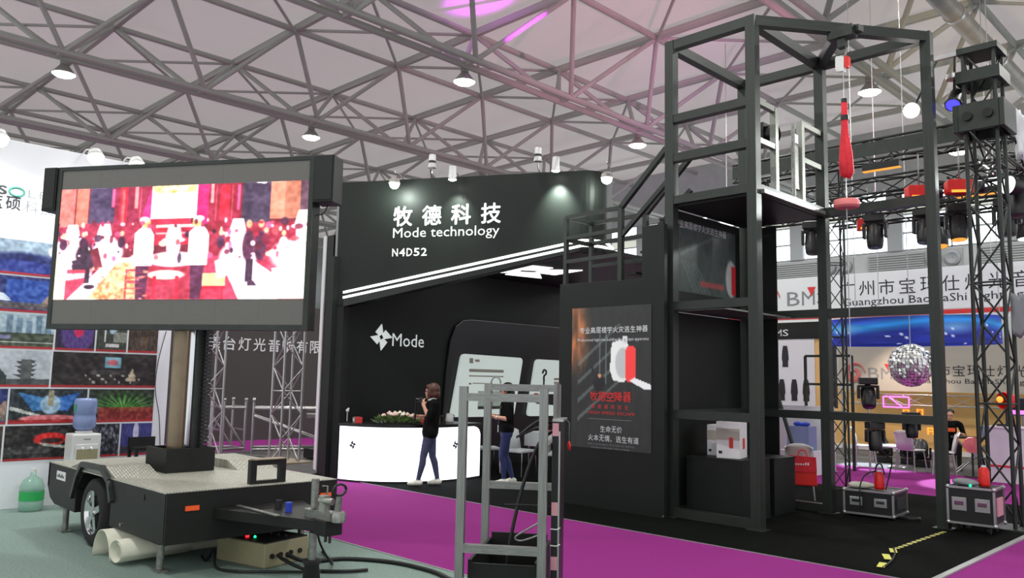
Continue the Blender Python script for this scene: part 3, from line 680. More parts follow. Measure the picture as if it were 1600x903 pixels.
tb('speaker_cable', 'cable', tr, spline([sb + dv * 1.66 + nb * .1 + Vector((0, 0, 3.45)), sb + dv * 1.62 + nb * .1 + Vector((0, 0, 3.36)), sb + dv * 1.54 + nb * .1 + Vector((0, 0, 3.34))], 5), .006, 6)
tb('rear_bracket', 'black_steel', tr, [sb + dv * -.35 + nb * .3 + Vector((0, 0, 3.93)), sb + dv * -.35 + nb * .3 + Vector((0, 0, 4.01)), sb + dv * -.1 + nb * .2 + Vector((0, 0, 3.97))], .012, 6)
# loop handle on the deck
hd = P('rail_handle', 'black_paint', tr, lambda m: (m.box(1.40, 1.46, -.06, 0.0, .712, .93), m.box(1.40, 1.46, .24, .30, .712, .93), m.box(1.40, 1.46, 0.0, .24, .88, .93), m.box(1.40, 1.46, 0, .24, .712, .74)))
hd.location = (0, .02, 0)
bx('handle_pad', 'board_tan', hd, 1.38, 1.48, -.03, .28, .93, .94)
# drawbar, jack, coupler
P('drawbar', 'black_paint', tr, lambda m: m.prism([(0, -.42), (1.05, -.07), (1.05, .09), (0, .44)], (1.56, 0, .46), X, Y, (0, 0, .09)), bevel=.006)
bx('drawbar_tip', 'black_paint', tr, 2.55, 2.78, -.07, .09, .44, .56, bevel=.006)
bx('drawbar_edge', 'galvanised', tr, 1.6, 2.3, -.24, -.20, .555, .565)
jk = cy('jockey_jack', 'galvanised', tr, (2.46, .02, .20), (2.46, .02, .86), .032)
cy('jack_inner', 'aluminium', jk, (2.46, .02, .10), (2.46, .02, .3), .024)
P('jack_boot', 'rubber', jk, lambda m: m.lathe([(.05, 0), (.075, .04), (.06, .16), (.085, .20), (.0, .205)], (2.46, .02, 0), Z, 16), smooth='all')
tb('jack_crank', 'galvanised', jk, [(2.50, .06, .80), (2.52, .10, .80), (2.52, .10, .62)], .008, 6)
bx('jack_clamp', 'galvanised', jk, 2.40, 2.54, -.04, .10, .54, .62, bevel=.008)
cp = P('coupler', 'galvanised', tr, lambda m: (m.box(2.5, 2.80, -.045, .065, .56, .62), m.lathe([(.03, 0), (.06, .01), (.06, .06), (.045, .09), (0, .095)], (2.84, .01, .55), Z, 16), m.cyl((2.82, .01, .63), (2.84, .01, .76), .03, .024), m.cyl((2.62, .01, .62), (2.62, .01, .74), .05, .045), m.cyl((2.60, -.02, .70), (2.72, .03, .70), .028)), smooth=True)
tb('coupler_grip', 'black_plastic', cp, [(2.84 + .0 * a, .01 + .06 * math.cos(a * PI / 6), .81 + .045 * math.sin(a * PI / 6)) for a in range(13)], .011, 8)
for x_ in (2.68, 2.74): cy('bolt', 'black_steel', cp, (x_, 0, .38), (x_, 0, .44), .012)
for x_, m_ in ((1.95, 'black_plastic'), (2.12, 'blue_bow')): cy('plug_socket', m_, tr, (x_, -.02, .55), (x_, -.02, .63), .03)

# control box under the trailer, foam sheets, cables
cb = thing('control_box', 'beige control box with black top and cable sockets on the floor under the trailer front', 'box', (-7.15, 3.95, 0), math.radians(12))
bx('case', 'beige', cb, -.33, .33, -.26, .26, 0, .215, bevel=.012)
bx('top_plate', 'black_deep', cb, -.32, .32, -.25, .25, .215, .225)
for i, yy in enumerate((-.18, -.08, .04, .15)): cy('socket', 'black_plastic', cb, (.33, yy, .10), (.345, yy, .10), .022)
for i in range(4): cy('knob', 'black_plastic', cb, (-.05 + .1 * i, .05, .225), (-.05 + .1 * i, .05, .25), .012)
P('red_lamp', 'red_light', cb, lambda m: m.ball((-.02, -.17, .235), .018), smooth='all'); P('green_lamp', 'green_light', cb, lambda m: m.ball((.05, -.14, .232), .012), smooth='all')
def curl(pts, L_, th=.006):
    m = MB(); n = len(pts)
    vs = [(x, 0, z) for x, z in pts] + [(x, L_, z) for x, z in pts]
    m.add(vs, [(i, i + 1, n + i + 1, n + i) for i in range(n - 1)]); return m
a_ = [(.20 * math.cos(t), .26 * math.sin(t)) for t in [PI * (1 - i / 14) for i in range(15)]]
fs = thing('foam_sheet', 'arched pale foam sheet lying under the trailer behind the wheel', 'foam sheet', (-8.1, 2.84, 0.004), math.radians(2))
o = curl(a_, 1.3).build('sheet', 'sheet_foam', fs, smooth='all'); o.modifiers.new('thick', 'SOLIDIFY').thickness = .008
b_ = [(.14 * math.cos(t) * (1 - i * .008), .115 + .11 * math.sin(t) * (1 - i * .008)) for i, t in enumerate([-.4 + i * .32 for i in range(26)])]
fs = thing('foam_roll', 'rolled up pale foam sheet under the front of the trailer', 'foam roll', (-7.74, 2.84, 0.004), math.radians(4))
o = curl(b_, .66).build('sheet', 'sheet_foam', fs, smooth='all'); o.modifiers.new('thick', 'SOLIDIFY').thickness = .008
def cable(name, label, pts, r=.014):
    o = tb(name, 'cable', None, spline(pts, 8), r, 8); return tag(o, label, 'cable')
cable('power_cable', 'thick black cable running from the control box across the grey carpet to the purple aisle', [(-6.85, 4.0, .10), (-6.7, 4.15, .03), (-6.6, 4.5, .02), (-6.2, 4.75, .02), (-5.7, 4.80, .02), (-5.3, 4.72, .02), (-4.95, 4.78, .02), (-4.6, 4.6, .02)], .020)
cable('floor_cable', 'black cable bending up in front of the beige control box', [(-7.55, 3.55, .02), (-7.35, 3.5, .02), (-7.2, 3.5, .14), (-7.05, 3.45, .02), (-6.8, 3.5, .02), (-6.55, 3.75, .02), (-6.3, 4.05, .02)], .012)
cable('socket_cable', 'black cable plugged into the front sockets of the beige control box', [(-6.83, 3.92, .10), (-6.66, 3.9, .08), (-6.45, 4.0, .02), (-6.2, 4.2, .02), (-6.1, 4.4, .02)], .016)
cable('hanging_cable', 'black cable hanging from the trailer drawbar to the floor', [(-6.35, 4.0, .45), (-6.33, 4.05, .25), (-6.38, 4.2, .06), (-6.6, 4.35, .02), (-7.0, 4.5, .02)], .010)
cable('wall_cable', 'thin black cable hanging down the right end of the photo wall', [(-11.57, 4.72, 2.3), (-11.57, 4.64, 1.9), (-11.57, 4.62, 1.5), (-11.57, 4.70, 1.1), (-11.57, 4.74, .7)], .006)
# ================================================================== black booth: sign fascia, walls, counter
FA = math.radians(29); fd = Vector((math.cos(FA), math.sin(FA), 0)); fb = Vector((-math.sin(FA), math.cos(FA), 0)); F0 = Vector((-11.84, 7.89, 0))
fas = thing('sign_fascia', 'tall black booth fascia with white lettering and two slanting light lines', 'sign wall', F0)
P('panel', 'black_wall', fas, lambda m: m.prism([(-.23, 2.88), (4.08, 3.77), (4.08, 5.10), (-.23, 5.10)], (0, 0, 0), fd, Z, fb * .22), bevel=.006)
P('column', 'black_wall', fas, lambda m: m.prism([(-.23, 0), (-.06, 0), (-.06, 2.95), (-.23, 2.95)], (0, 0, 0), fd, Z, fb * .3))
P('side_edge', 'print_grey', fas, lambda m: m.prism([(-.27, 2.9), (-.23, 2.9), (-.23, 5.10), (-.27, 5.10)], (0, 0, 0), fd, Z, fb * .22))
arc = [(4.08 + .36 * math.sin(a), .36 - .36 * math.cos(a)) for a in [i * PI / 2 / 8 for i in range(9)]] + [(4.44, .9)]
def curv(m, z0a, z1a, off, th):
    for i in range(len(arc) - 1):
        (s0, b0), (s1, b1) = arc[i], arc[i + 1]
        t = Vector((s1 - s0, b1 - b0, 0)).normalized(); n2 = Vector((t.y, -t.x, 0))
        def pt(s, b, o): return fd * (s + n2.x * o) + fb * (b + n2.y * o)
        p0, p1, q0, q1 = pt(s0, b0, off), pt(s1, b1, off), pt(s0, b0, off - th), pt(s1, b1, off - th)
        f0 = z0a + .06 * i / 8; 
        vs = [p0 + V(0, 0, z0a), p1 + V(0, 0, z0a), p1 + V(0, 0, z1a), p0 + V(0, 0, z1a), q0 + V(0, 0, z0a), q1 + V(0, 0, z0a), q1 + V(0, 0, z1a), q0 + V(0, 0, z1a)]
        m.add(vs, [(0, 1, 2, 3), (5, 4, 7, 6), (3, 2, 6, 7), (1, 0, 4, 5), (1, 5, 6, 2), (0, 3, 7, 4)])
P('rounded_end', 'black_wall', fas, lambda m: curv(m, 3.77, 5.10, 0, .08))
P('lower_band', 'black_gloss', fas, lambda m: m.prism([(-.06, 2.91), (4.08, 3.78), (4.08, 3.84), (-.06, 3.03)], -fb * .02, fd, Z, fb * .02))
for z0, z1 in ((3.155, 3.95), (3.065, 3.865)):
    P('light_line', 'led_line', fas, lambda m: m.prism([(-.07, z0 - .018), (4.10, z1 - .018), (4.10, z1 + .018), (-.07, z0 + .018)], -fb * .03, fd, Z, fb * .03))
    P('light_line', 'led_line', fas, lambda m: curv(m, z1 - .018, z1 + .018, .03, .03))
letters('牧德科技', tuple(fd * .82 + V(0, 0, 4.285)), fd, Z, .335, .525, 'letter_white', fas, .006, .022)
split_letters(text('Mode technology', tuple(fd * .815 + V(0, 0, 4.03)), fd, Z, 1.90, .22, 'letter_white', fas, 'lettering', .006, .0), fd)
[text(ch_, tuple(fd * (.815 + .132 * i_) + V(0, 0, 3.765)), fd, Z, .10, .13, 'letter_white', fas, 'letter', .006, .02) for i_, ch_ in enumerate('N4D52')]

# spotlights along the top of the fascia
def booth_spot(s, z, out, label, lit, power=0, style='can'):
    p = F0 + fd * s - fb * out
    t = thing('booth_spotlight', label, 'lamp', (p.x, p.y, z), 0, 'spotlights on the black booth')
    tb('arm', 'aluminium', t, [fb * (out + .1) + V(0, 0, 5.12 - z), fb * (out * .5) + V(0, 0, 5.16 - z), V(0, 0, max(.1, 5.16 - z) if style != 'can' else .13)], .012, 6)
    if style == 'can':
        P('can', 'aluminium', t, lambda m: m.lathe([(.0, .24), (.055, .23), (.062, .05), (.075, 0), (.07, 0), (.05, .03), (0, .04)], n=18), smooth=True)
        P('lens', 'lamp_white' if lit else 'steel_light', t, lambda m: m.lathe([(.07, .006), (.04, -.012), (0, -.015)], n=18), smooth='all')
        if not lit: cy('fin', 'black_plastic', t, (0, 0, .08), (0, 0, .12), .066)
    else:
        P('housing', 'steel_light', t, lambda m: m.lathe([(.03, .10), (.08, .07), (.10, 0), (.09, 0), (0, .06)], n=18), smooth=True)
        P('bulb', 'lamp_white', t, lambda m: m.ball((0, 0, -.01), .085, 14, 10), smooth='all')
    if power:
        l = bpy.data.lights.new('spot_light', 'SPOT' if style == 'can' else 'POINT'); l.energy = power
        if style == 'can': l.spot_size = 1.5; l.spot_blend = 1.0
        l.color = (.86, 1.0, .90); l.shadow_soft_size = .04
        lo = bpy.data.objects.new('spot_light', l); col.objects.link(lo); lo.parent = t; lo.location = (0, 0, -.11) if style == 'can' else tuple(-fb * .06 + V(0, 0, -.10))
        lo.rotation_euler = (-fb * .55 + V(0, 0, 1)).to_track_quat('Z', 'Y').to_euler()
booth_spot(.94, 4.96, .30, 'glaring round spotlight at the left of the black sign, over the lettering', True, 45, 'flood')
booth_spot(1.51, 5.26, .05, 'dark spotlight standing on the sign top above the lettering', False)
booth_spot(1.96, 4.98, .26, 'small lit spotlight above the middle of the sign lettering', True, 60)
booth_spot(3.36, 5.27, .05, 'dark spotlight standing on the sign top, right half', False)
booth_spot(3.70, 5.05, .22, 'silver can spotlight hanging over the right end of the sign', True, 150)
booth_spot(4.52, 4.90, .20, 'glaring round spotlight at the right corner of the black sign', True, 25, 'flood')

# back wall with logo and light boxes
bw = thing('booth_wall', 'black back wall of the sign booth with white pinwheel logo', 'wall panel', (-12.0, 7.9, 0))
bx('panel', 'black_wall', bw, -.10, 0, -.2, 6.3, 0, 3.78)
def pinwheel(m, o, r, u, d, R):
    bl = [(.0, .55), (-.30, .20), (-.09, .05), (.08, .14)]
    for k_ in range(4):
        c, s = math.cos(k_ * PI / 2), math.sin(k_ * PI / 2)
        m.prism([(R * (a * c - b * s) / .55, R * (a * s + b * c) / .55) for a, b in bl], o, r, u, d)
P('pinwheel_logo', 'letter_white', bw, lambda m: pinwheel(m, (.0, .85, 2.43), Y, Z, (.02, 0, 0), .24))
text('Mode', (0, 1.10, 2.28), Y, Z, .74, .235, 'letter_white', bw, 'lettering', .006)
rec = [(2.25, 0), (2.38, 1.9), (2.46, 2.45), (2.58, 2.72), (2.78, 2.85), (3.0, 2.88), (6.2, 2.88), (6.2, 0)]
P('raised_panel', 'black_gloss', bw, lambda m: m.prism(rec, (0, 0, 0), Y, Z, (.05, 0, 0)), bevel=.012)
def edge(m):
    for i in range(3, 6): m.bar((.056, rec[i][0], rec[i][1]), (.056, rec[i + 1][0], rec[i + 1][1]), .012)
P('edge_strip', 'steel_light', bw, edge)
def rpoly(pts, r=.10):
    out = []; n = len(pts)
    for i in range(n):
        p = Vector(pts[i]); a = (Vector(pts[i - 1]) - p).normalized(); b = (Vector(pts[(i + 1) % n]) - p).normalized()
        for k_ in range(5):
            t = k_ / 4; out.append(tuple((p + a * r) * (1 - t) ** 2 + p * 2 * t * (1 - t) + (p + b * r) * t ** 2))
    return out
lb = thing('light_box', 'pale slanted light box panel with grey lines of print, the left one of two', 'light box', (-11.92, 0, 0))
P('panel', 'lightbox', lb, lambda m: m.prism(rpoly([(10.35, .98), (12.08, .96), (12.32, 2.17), (10.60, 2.20)]), (0, 0, 0), Y, Z, (.05, 0, 0)))
for y0, z, w_, h_ in ((10.80, 2.02, .10, .10), (10.95, 2.05, .12, .05), (10.80, 1.85, .95, .06), (10.80, 1.76, .95, .025), (10.80, 1.60, .06, .04), (10.9, 1.62, .35, .02)):
    P('print_line', 'print_brown', lb, lambda m: m.box(.05, .053, y0, y0 + w_, z, z + h_))
def pic(s, t, im):
    im[:] = (.55, .62, .57); p_rect(im, s, t, 0, .85, 1, 1, (.15, .17, .16)); p_ell(im, s, t, .3, .3, .06, .12, (.8, .85, .8)); p_ell(im, s, t, .72, .3, .06, .12, (.8, .85, .8)); p_rect(im, s, t, .45, 0, .5, .85, (.45, .52, .48)); return im + (nz(s.shape, 8, 3)[..., None] - .5) * .1
sheet('product_picture', (.054, 11.05, 1.12), Y, Z, .85, .36, 30, 16, pic, lb, 'print_lit')
lb = thing('light_box', 'pale slanted light box panel showing a black hook and red hoist', 'light box', (-11.92, 0, 0))
P('panel', 'lightbox', lb, lambda m: m.prism(rpoly([(12.48, .96), (14.1, .95), (14.1, 2.15), (12.72, 2.16)]), (0, 0, 0), Y, Z, (.05, 0, 0)))
tb('hook_print', 'print_dark', lb, spline([(.055, 12.92, 1.86), (.055, 12.96, 1.93), (.055, 13.03, 1.92), (.055, 13.03, 1.85), (.055, 12.97, 1.80), (.055, 12.97, 1.70)], 5), .022, 6)
P('chain_print', 'print_dark', lb, lambda m: (m.box(.05, .06, 12.95, 12.99, 1.60, 1.78), m.box(.05, .056, 12.965, 12.972, 1.40, 1.6)))
P('hoist_print', 'black_plastic', lb, lambda m: m.prism(rpoly([(12.72, 1.22), (13.35, 1.18), (13.38, 1.42), (12.72, 1.42)], .05), (.05, 0, 0), Y, Z, (.012, 0, 0)))
P('hoist_cap_print', 'print_red', lb, lambda m: m.prism(rpoly([(12.66, 1.26), (12.80, 1.26), (12.80, 1.44), (12.66, 1.44)], .04), (.05, 0, 0), Y, Z, (.016, 0, 0)))
for z, w_ in ((1.72, .42), (1.64, .30)): P('print_line', 'print_brown', lb, lambda m: m.box(.05, .053, 13.3, 13.3 + w_, z, z + .05))
# booth ceiling with the pinwheel of lit panels
bc = thing('booth_ceiling', 'black ceiling of the sign booth with glowing white triangles', 'ceiling panel', (0, 0, 3.78))
P('panel', 'black_wall', bc, lambda m: m.prism([(-12.1, 7.9), (-11.6, 8.3), (-8.05, 10.25), (-8.05, 14.1), (-12.1, 14.1)], (0, 0, 0), X, Y, (0, 0, .06)))
P('light_panel', 'lamp_soft', bc, lambda m: pinwheel(m, (-10.6, 11.1, -.015), (math.cos(.5), math.sin(.5), 0), (-math.sin(.5), math.cos(.5), 0), (0, 0, .015), 1.05))
# neighbouring wall end left of the fascia
nw = thing('partition_wall', 'dark partition with a white end strip between the screen and the black booth', 'wall panel', (-12.45, 7.75, 0))
bx('panel', 'black_wall', nw, .09, .30, .02, 6, 0, 4.18)
P('end_strip', 'white', nw, lambda m: m.prism([(0, .12), (.085, .10), (.085, 4.18), (0, 4.18)], (0, 0, 0), X, Z, (0, .06, 0)))
bx('foot', 'black_plastic', nw, -.08, .14, -.12, .10, 0, .05)

# curved glowing reception counter
cpts = [Vector(p) for p in spline([(-11.64, 7.72, 0), (-11.2, 7.86, 0), (-10.82, 8.14, 0), (-10.57, 8.55, 0), (-10.47, 9.0, 0), (-10.49, 9.5, 0), (-10.58, 9.93, 0)], 6)]
cnt = thing('reception_counter', 'curved reception counter with a glowing white front and black top', 'counter', (-11.2, 8.9, 0))
co = Vector((-11.2, 8.9, 0)); nrm = []
for i in range(len(cpts)):
    d = (cpts[min(i + 1, len(cpts) - 1)] - cpts[max(i - 1, 0)]).normalized(); nrm.append(Vector((d.y, -d.x, 0)))
def band(m, o0, o1, z0, z1f):
    n = len(cpts); vs = []
    for i in range(n):
        z1 = z1f(i) if callable(z1f) else z1f
        a = cpts[i] + nrm[i] * o0 - co; b = cpts[i] + nrm[i] * o1 - co
        vs += [a + V(0, 0, z0), b + V(0, 0, z0), b + V(0, 0, z1), a + V(0, 0, z1)]
    fs = []
    for i in range(n - 1):
        for k_ in range(4): fs.append((i * 4 + k_, i * 4 + (k_ + 1) % 4, i * 4 + 4 + (k_ + 1) % 4, i * 4 + 4 + k_))
    fs += [(3, 2, 1, 0), tuple((n - 1) * 4 + k_ for k_ in range(4))]
    m.add(vs, fs)
P('body', 'black_gloss', cnt, lambda m: band(m, -.60, -.03, .0, .905))
NL = len(cpts) - 1
rnd = lambda i: .895 if i < NL - 3 else (.895, .875, .84, .76)[3 - (NL - i)]
P('glowing_front', 'white_glow', cnt, lambda m: band(m, -.03, 0, .035, rnd))
P('worktop', 'black_gloss', cnt, lambda m: band(m, -.66, .03, .905, .95))
P('plinth', 'black_deep', cnt, lambda m: band(m, -.1, -.012, 0.0, .035))
for i in (4, 27):
    p = cpts[i]; n_ = nrm[i]; r_ = Vector((-n_.y, n_.x, 0))
    P('logo_mark', 'print_dark', cnt, lambda m: pinwheel(m, p + n_ * .002 - co + V(0, 0, .60), r_, Z, n_ * .004, .075))
# on the counter
cs = thing('card_stand', 'small grey card holder with a red card on the left end of the counter', 'card stand', (-11.52, 7.98, .95), math.radians(-20))
bx('box', 'steel_light', cs, -.12, .05, -.05, .05, 0, .09); bx('card', 'print_red', cs, .05, .13, -.052, .05, 0, .095, bevel=.002); bx('card_front', 'white', cs, -.10, .0, -.054, -.05, .02, .07)
bd = thing('bird_ornament', 'tiny white ornament on a shelf peg above the card holder', 'ornament', (-11.93, 8.05, 1.10))
P('figure', 'white', bd, lambda m: (m.ball((0, 0, .03), .03), m.ball((.0, .02, .06), .02), m.cyl((0, 0, -.15), (0, 0, .02), .008)), smooth=True)
fa = thing('flower_arrangement', 'low arrangement of pale pink and white flowers with green leaves on the counter', 'flowers', (-10.83, 8.28, .95), math.radians(55))
P('tray', 'black_paint', fa, lambda m: m.box(-.2, .2, -.06, .06, 0, .03))
g = random.Random(3)
for i in range(170):
    a = g.uniform(-.36, .36); b = g.uniform(-.15, .15); h = .015 + .10 * (1 - (a / .42) ** 2) * g.random()
    d = Vector((a + g.uniform(-.1, .1), b * 2, .12 + g.random() * .2)).normalized(); q = V(a, b, h); s_ = d.cross(V(0, 0, 1)).normalized() * .024; L_ = .07 + .07 * g.random()
    MB().add([q, q + d * L_ * .5 + s_, q + d * L_, q + d * L_ * .5 - s_ + V(0, 0, .004)], [(0, 1, 2, 3)]).build('leaf', 'leaf', fa)
for i in range(34):
    a = g.uniform(-.24, .30) ; b = g.uniform(-.12, .12); h = .08 + .11 * (1 - (a / .40) ** 2) * (.6 + .4 * g.random()); m_ = 'petal_pink' if g.random() < .55 else 'petal_white'; r_ = .028 + .014 * g.random()
    def fl_(m):
        for k_ in range(6):
            t = k_ * PI / 3; m.ball((a + r_ * .6 * math.cos(t), b + r_ * .6 * math.sin(t), h), r_ * .6, 6, 4, (1, 1, .7))
        m.ball((a, b, h + r_ * .4), r_ * .55, 6, 4)
    P('blossom', m_, fa, fl_, smooth='all')
it = thing('small_box', 'small brown and red box on the counter behind the photographing woman', 'box', (-10.95, 9.15, .95), .4)
bx('carton', 'board_tan', it, -.14, .10, -.08, .08, 0, .11, bevel=.004); bx('red_side', 'print_red', it, -.20, -.14, -.07, .07, 0, .10); bx('lid', 'black_plastic', it, -.15, .16, -.09, .09, .11, .13)
kt = thing('kettle', 'small white and blue kettle on the counter beside the cardboard box', 'kettle', (-10.9, 9.48, .95))
P('body', 'white_plastic', kt, lambda m: m.lathe([(.0, 0), (.07, 0), (.075, .03), (.055, .15), (.0, .16)], n=18), smooth='all'); tb('handle', 'blue_bow', kt, spline([(0, .05, .14), (0, .11, .11), (0, .07, .03)], 5), .008, 6)

# meeting chairs and table inside the booth
def tub_chair(loc, rz, label):
    t = thing('covered_chair', label, 'chair', loc, rz, 'white chairs in the black booth')
    def seat(m):
        m.box(-.22, .22, -.21, .22, .42, .47)
    P('seat', 'white_cloth', t, seat, bevel=.02)
    def back(m):
        n = 9; vs = []
        for i in range(n):
            a = -.24 + .48 * i / (n - 1); bend = .05 * (1 - (a / .24) ** 2); top = .84 - .05 * abs(a / .24) ** 3
            for zz, off in ((.44, .20), (.62, .235), (top, .27)): vs.append((a, off + bend, zz)); 
        fs = []
        for i in range(n - 1):
            for k_ in range(2): fs.append((i * 3 + k_, i * 3 + k_ + 1, i * 3 + k_ + 4, i * 3 + k_ + 3))
        m.add(vs, fs)
    o = P('backrest', 'white_cloth', t, back, smooth='all'); o.modifiers.new('t', 'SOLIDIFY').thickness = .03
    for x_ in (-.19, .19):
        for y_ in (-.18, .20): cy('leg', 'chrome', t, (x_ * 1.12, y_ * 1.1, 0), (x_, y_, .43), .012, n=8)
    return t
tub_chair((-11.1, 10.6, 0), math.radians(150), 'white covered chair right of the glowing counter')
tub_chair((-10.35, 10.72, 0), math.radians(95), 'white covered chair just left of the woman with outstretched hands')
tub_chair((-9.55, 10.75, 0), math.radians(20), 'white covered chair right of the woman with outstretched hands')
tbm = thing('meeting_table', 'white clothed meeting table behind the women in the black booth', 'table', (-10.1, 11.55, 0))
P('table_top', 'white_cloth', tbm, lambda m: m.box(-.55, .55, -.4, .4, .72, .76), bevel=.01)
P('cloth_drop', 'white_cloth', tbm, lambda m: (m.box(-.56, .56, -.415, -.40, .50, .76), m.box(.55, .565, -.4, .4, .50, .76)))
for x_ in (-.5, .5):
    for y_ in (-.35, .35): cy('leg', 'chrome', tbm, (x_, y_, 0), (x_, y_, .73), .018)
pp = tag(bx('folded_cloth', 'pink_pad', None, -10.2, -9.85, 11.25, 11.5, .765, .80, bevel=.01), 'folded pink cloth on the white meeting table', 'cloth')
ht = tag(P('paper_bowl', 'white', None, lambda m: m.lathe([(.0, 0), (.09, 0), (.15, .06), (.11, .11), (0, .13)], (-9.70, 11.45, .765), Z, 16), smooth='all'), 'small white paper bowl on the right end of the meeting table', 'bowl')

# ================================================================== booth behind the mobile screen: lattice towers, scaffold, dark wall
dw = thing('company_wall', 'dark grey booth wall with white company lettering behind the lattice towers', 'wall panel', (-20.0, 0, 0))
bx('panel', 'dark_panel', dw, -.12, 0, 5.0, 14.0, 0, 3.6)
letters('广州市珍舞台灯光音响有限公司', (0, 7.5, 2.33), Y, Z, .34, .425, 'print_white', dw, .006, .012)
def lattice(name, label, loc, H_, w_, material, group=None, rz=0, step=.45, tube=.05, parent_only=False, z0=0.0, kind='X', cat='truss'):
    t = thing(name, label, cat, loc, rz, group)
    c = [(-w_ / 2, -w_ / 2), (w_ / 2, -w_ / 2), (w_ / 2, w_ / 2), (-w_ / 2, w_ / 2)]
    for x_, y_ in c: strut('chord', (x_, y_, z0), (x_, y_, H_), tube, material, t, shape='round')
    n = max(1, int(round((H_ - z0) / step)))
    for i in range(n):
        za = z0 + (H_ - z0) * i / n; zb = z0 + (H_ - z0) * (i + 1) / n
        for k_ in range(4):
            a, b = c[k_], c[(k_ + 1) % 4]
            if (i + k_) % 2: a, b = b, a
            strut('brace', (*a, za), (*b, zb), tube * .5, material, t, shape='round')
            if i % 3 == 0: strut('rung', (*c[k_], za), (*c[(k_ + 1) % 4], za), tube * .5, material, t, shape='round')
    return t
t = lattice('lattice_tower', 'silver lattice tower right of the mast, the left one of two', (-16.6, 7.75, 0), 4.2, .42, 'aluminium', 'silver lattice towers')
bx('base_plate', 'aluminium', t, -.35, .35, -.35, .35, 0, .02)
t = lattice('lattice_tower', 'silver lattice tower right of the mast, the right one of two', (-14.65, 8.45, 0), 4.2, .42, 'aluminium', 'silver lattice towers')
bx('base_plate', 'board_tan', t, -.4, .4, -.4, .4, 0, .03)
def scaffold(label, loc, Lx, H_, wide, rz):
    t = thing('scaffold_frame', label, 'scaffold', loc, rz, 'silver scaffold frames')
    for x_ in (-Lx / 2, Lx / 2):
        for y_ in (-wide / 2, wide / 2):
            strut('post', (x_, y_, 0), (x_, y_, H_), .055, 'aluminium', t, shape='round'); strut('socket', (x_, y_, H_), (x_, y_, H_ + .07), .07, 'aluminium', t, shape='round')
        for z_ in (.1, .5, H_ - .12): strut('crossbar', (x_, -wide / 2, z_), (x_, wide / 2, z_), .045, 'aluminium', t, shape='round')
    for y_ in (-wide / 2, wide / 2):
        for z_ in (.1, H_ - .14): strut('rail', (-Lx / 2, y_, z_), (Lx / 2, y_, z_), .06, 'aluminium', t, shape='round')
        strut('diagonal', (-Lx / 2, y_, H_ - .3), (Lx / 2, y_, .12), .05, 'aluminium', t, shape='round')
    return t
scaffold('narrow silver scaffold frame behind the left lattice tower', (-17.2, 8.5, 0), .5, 1.12, .6, math.radians(90))
t = scaffold('wide silver scaffold frame behind the right lattice tower', (-16.4, 9.75, 0), 1.9, 1.12, .7, math.radians(62))
bx('deck_board', 'aluminium', t, .2, .95, -.35, .35, .78, .86)
lo = tag(bx('loose_case', 'black_paint', None, -15.1, -14.4, 9.15, 9.6, .02, .22, bevel=.01), 'dark flat case on the floor behind the right lattice tower', 'case')
# ================================================================== black steel tower, stairs, poster wall
TX, TY = -6.125, 9.049; S_ = .13; L_, W_, M_, H_ = 1.337, 1.971, 1.441, 6.372
tw = thing('steel_tower', 'tall black steel frame tower with platform and top beams on the black carpet', 'tower', (TX, TY, 0))
hS = S_ / 2
PA, PB, PC, PE, PD = (hS, hS), (L_ - hS, hS), (L_ - hS, W_ + hS), (hS, W_ + hS), (L_ + M_ - hS, W_ + hS)
for p in (PA, PB, PC, PE, PD):
    po = strut('post', (*p, 0), (*p, H_), S_, 'black_steel', tw)
    bx('foot_plate', 'black_steel', tw, p[0] - .11, p[0] + .11, p[1] - .11, p[1] + .11, 0, .012)
def beam(a, b, z, h=S_, w=S_ * .9, name='beam'): return strut(name, (*a, z - h / 2), (*b, z - h / 2), w, 'black_steel', tw, h)
for a, b in ((PA, PB), (PB, PC), (PC, PE), (PE, PA), (PB, PD), (PC, PD)): beam(a, b, H_)
mid = ((PB[0] + PD[0]) / 2, (PB[1] + PD[1]) / 2); beam(PC, mid, H_)
beam(mid, (mid[0] + .28, mid[1] - .05), H_ - .10, .08)
for z in (5.32, 4.78, 4.20, 2.78, 1.37, .12): beam(PA, PB, z, .11)
for z in (4.20, 2.78, 1.37, .12): beam(PE, PA, z, .11); beam(PC, PE, z, .11)
beam(PB, PC, 4.20, .13); beam(PC, PD, 4.20, .12); beam(PC, PD, 2.78, .12); beam(PC, PD, 1.37, .11)
for yy in (.45, .9, 1.4): beam((hS, yy), (L_ - hS, yy), 4.15, .06, .05, 'joist')
bx('platform_deck', 'black_paint', tw, hS, L_ - hS, hS, W_, 4.06, 4.09)
bx('landing_deck', 'galvanised', tw, .1, L_ * .62, .10, W_ - .05, 2.66, 2.68)
bx('ramp_lip', 'galvanised', tw, L_ + .0, L_ + .05, .12, W_ - .1, 4.08, 4.13)
# guard rails at the gate on the right side
for y0, y1 in ((.10, .62), (1.38, W_)):
    for z in (5.28, 4.78): strut('guard_rail', (L_ - hS, y0, z), (L_ - hS, y1, z), .07, 'galvanised', tw)
    strut('gate_post', (L_ - hS, .62 if y0 < 1 else 1.38, 4.2), (L_ - hS, .62 if y0 < 1 else 1.38, 5.31), .08, 'galvanised', tw)
bx('gate_panel', 'galvanised', tw, L_ - .11, L_ - .06, 1.18, 1.36, 4.35, 4.95); bx('sign_tag', 'white', tw, L_ - .06, L_ - .055, 1.19, 1.29, 4.98, 5.1)
cy('gate_hinge', 'galvanised', tw, (L_ - .07, 1.17, 4.2), (L_ - .07, 1.17, 5.22), .025)
fl = P('floodlight', 'black_plastic', tw, lambda m: (m.box(.95, 1.12, .62, .88, 4.88, 5.16), m.lathe([(.11, 0), (.13, .10), (.12, .12)], (1.12, .75, 5.02), X, 16)))
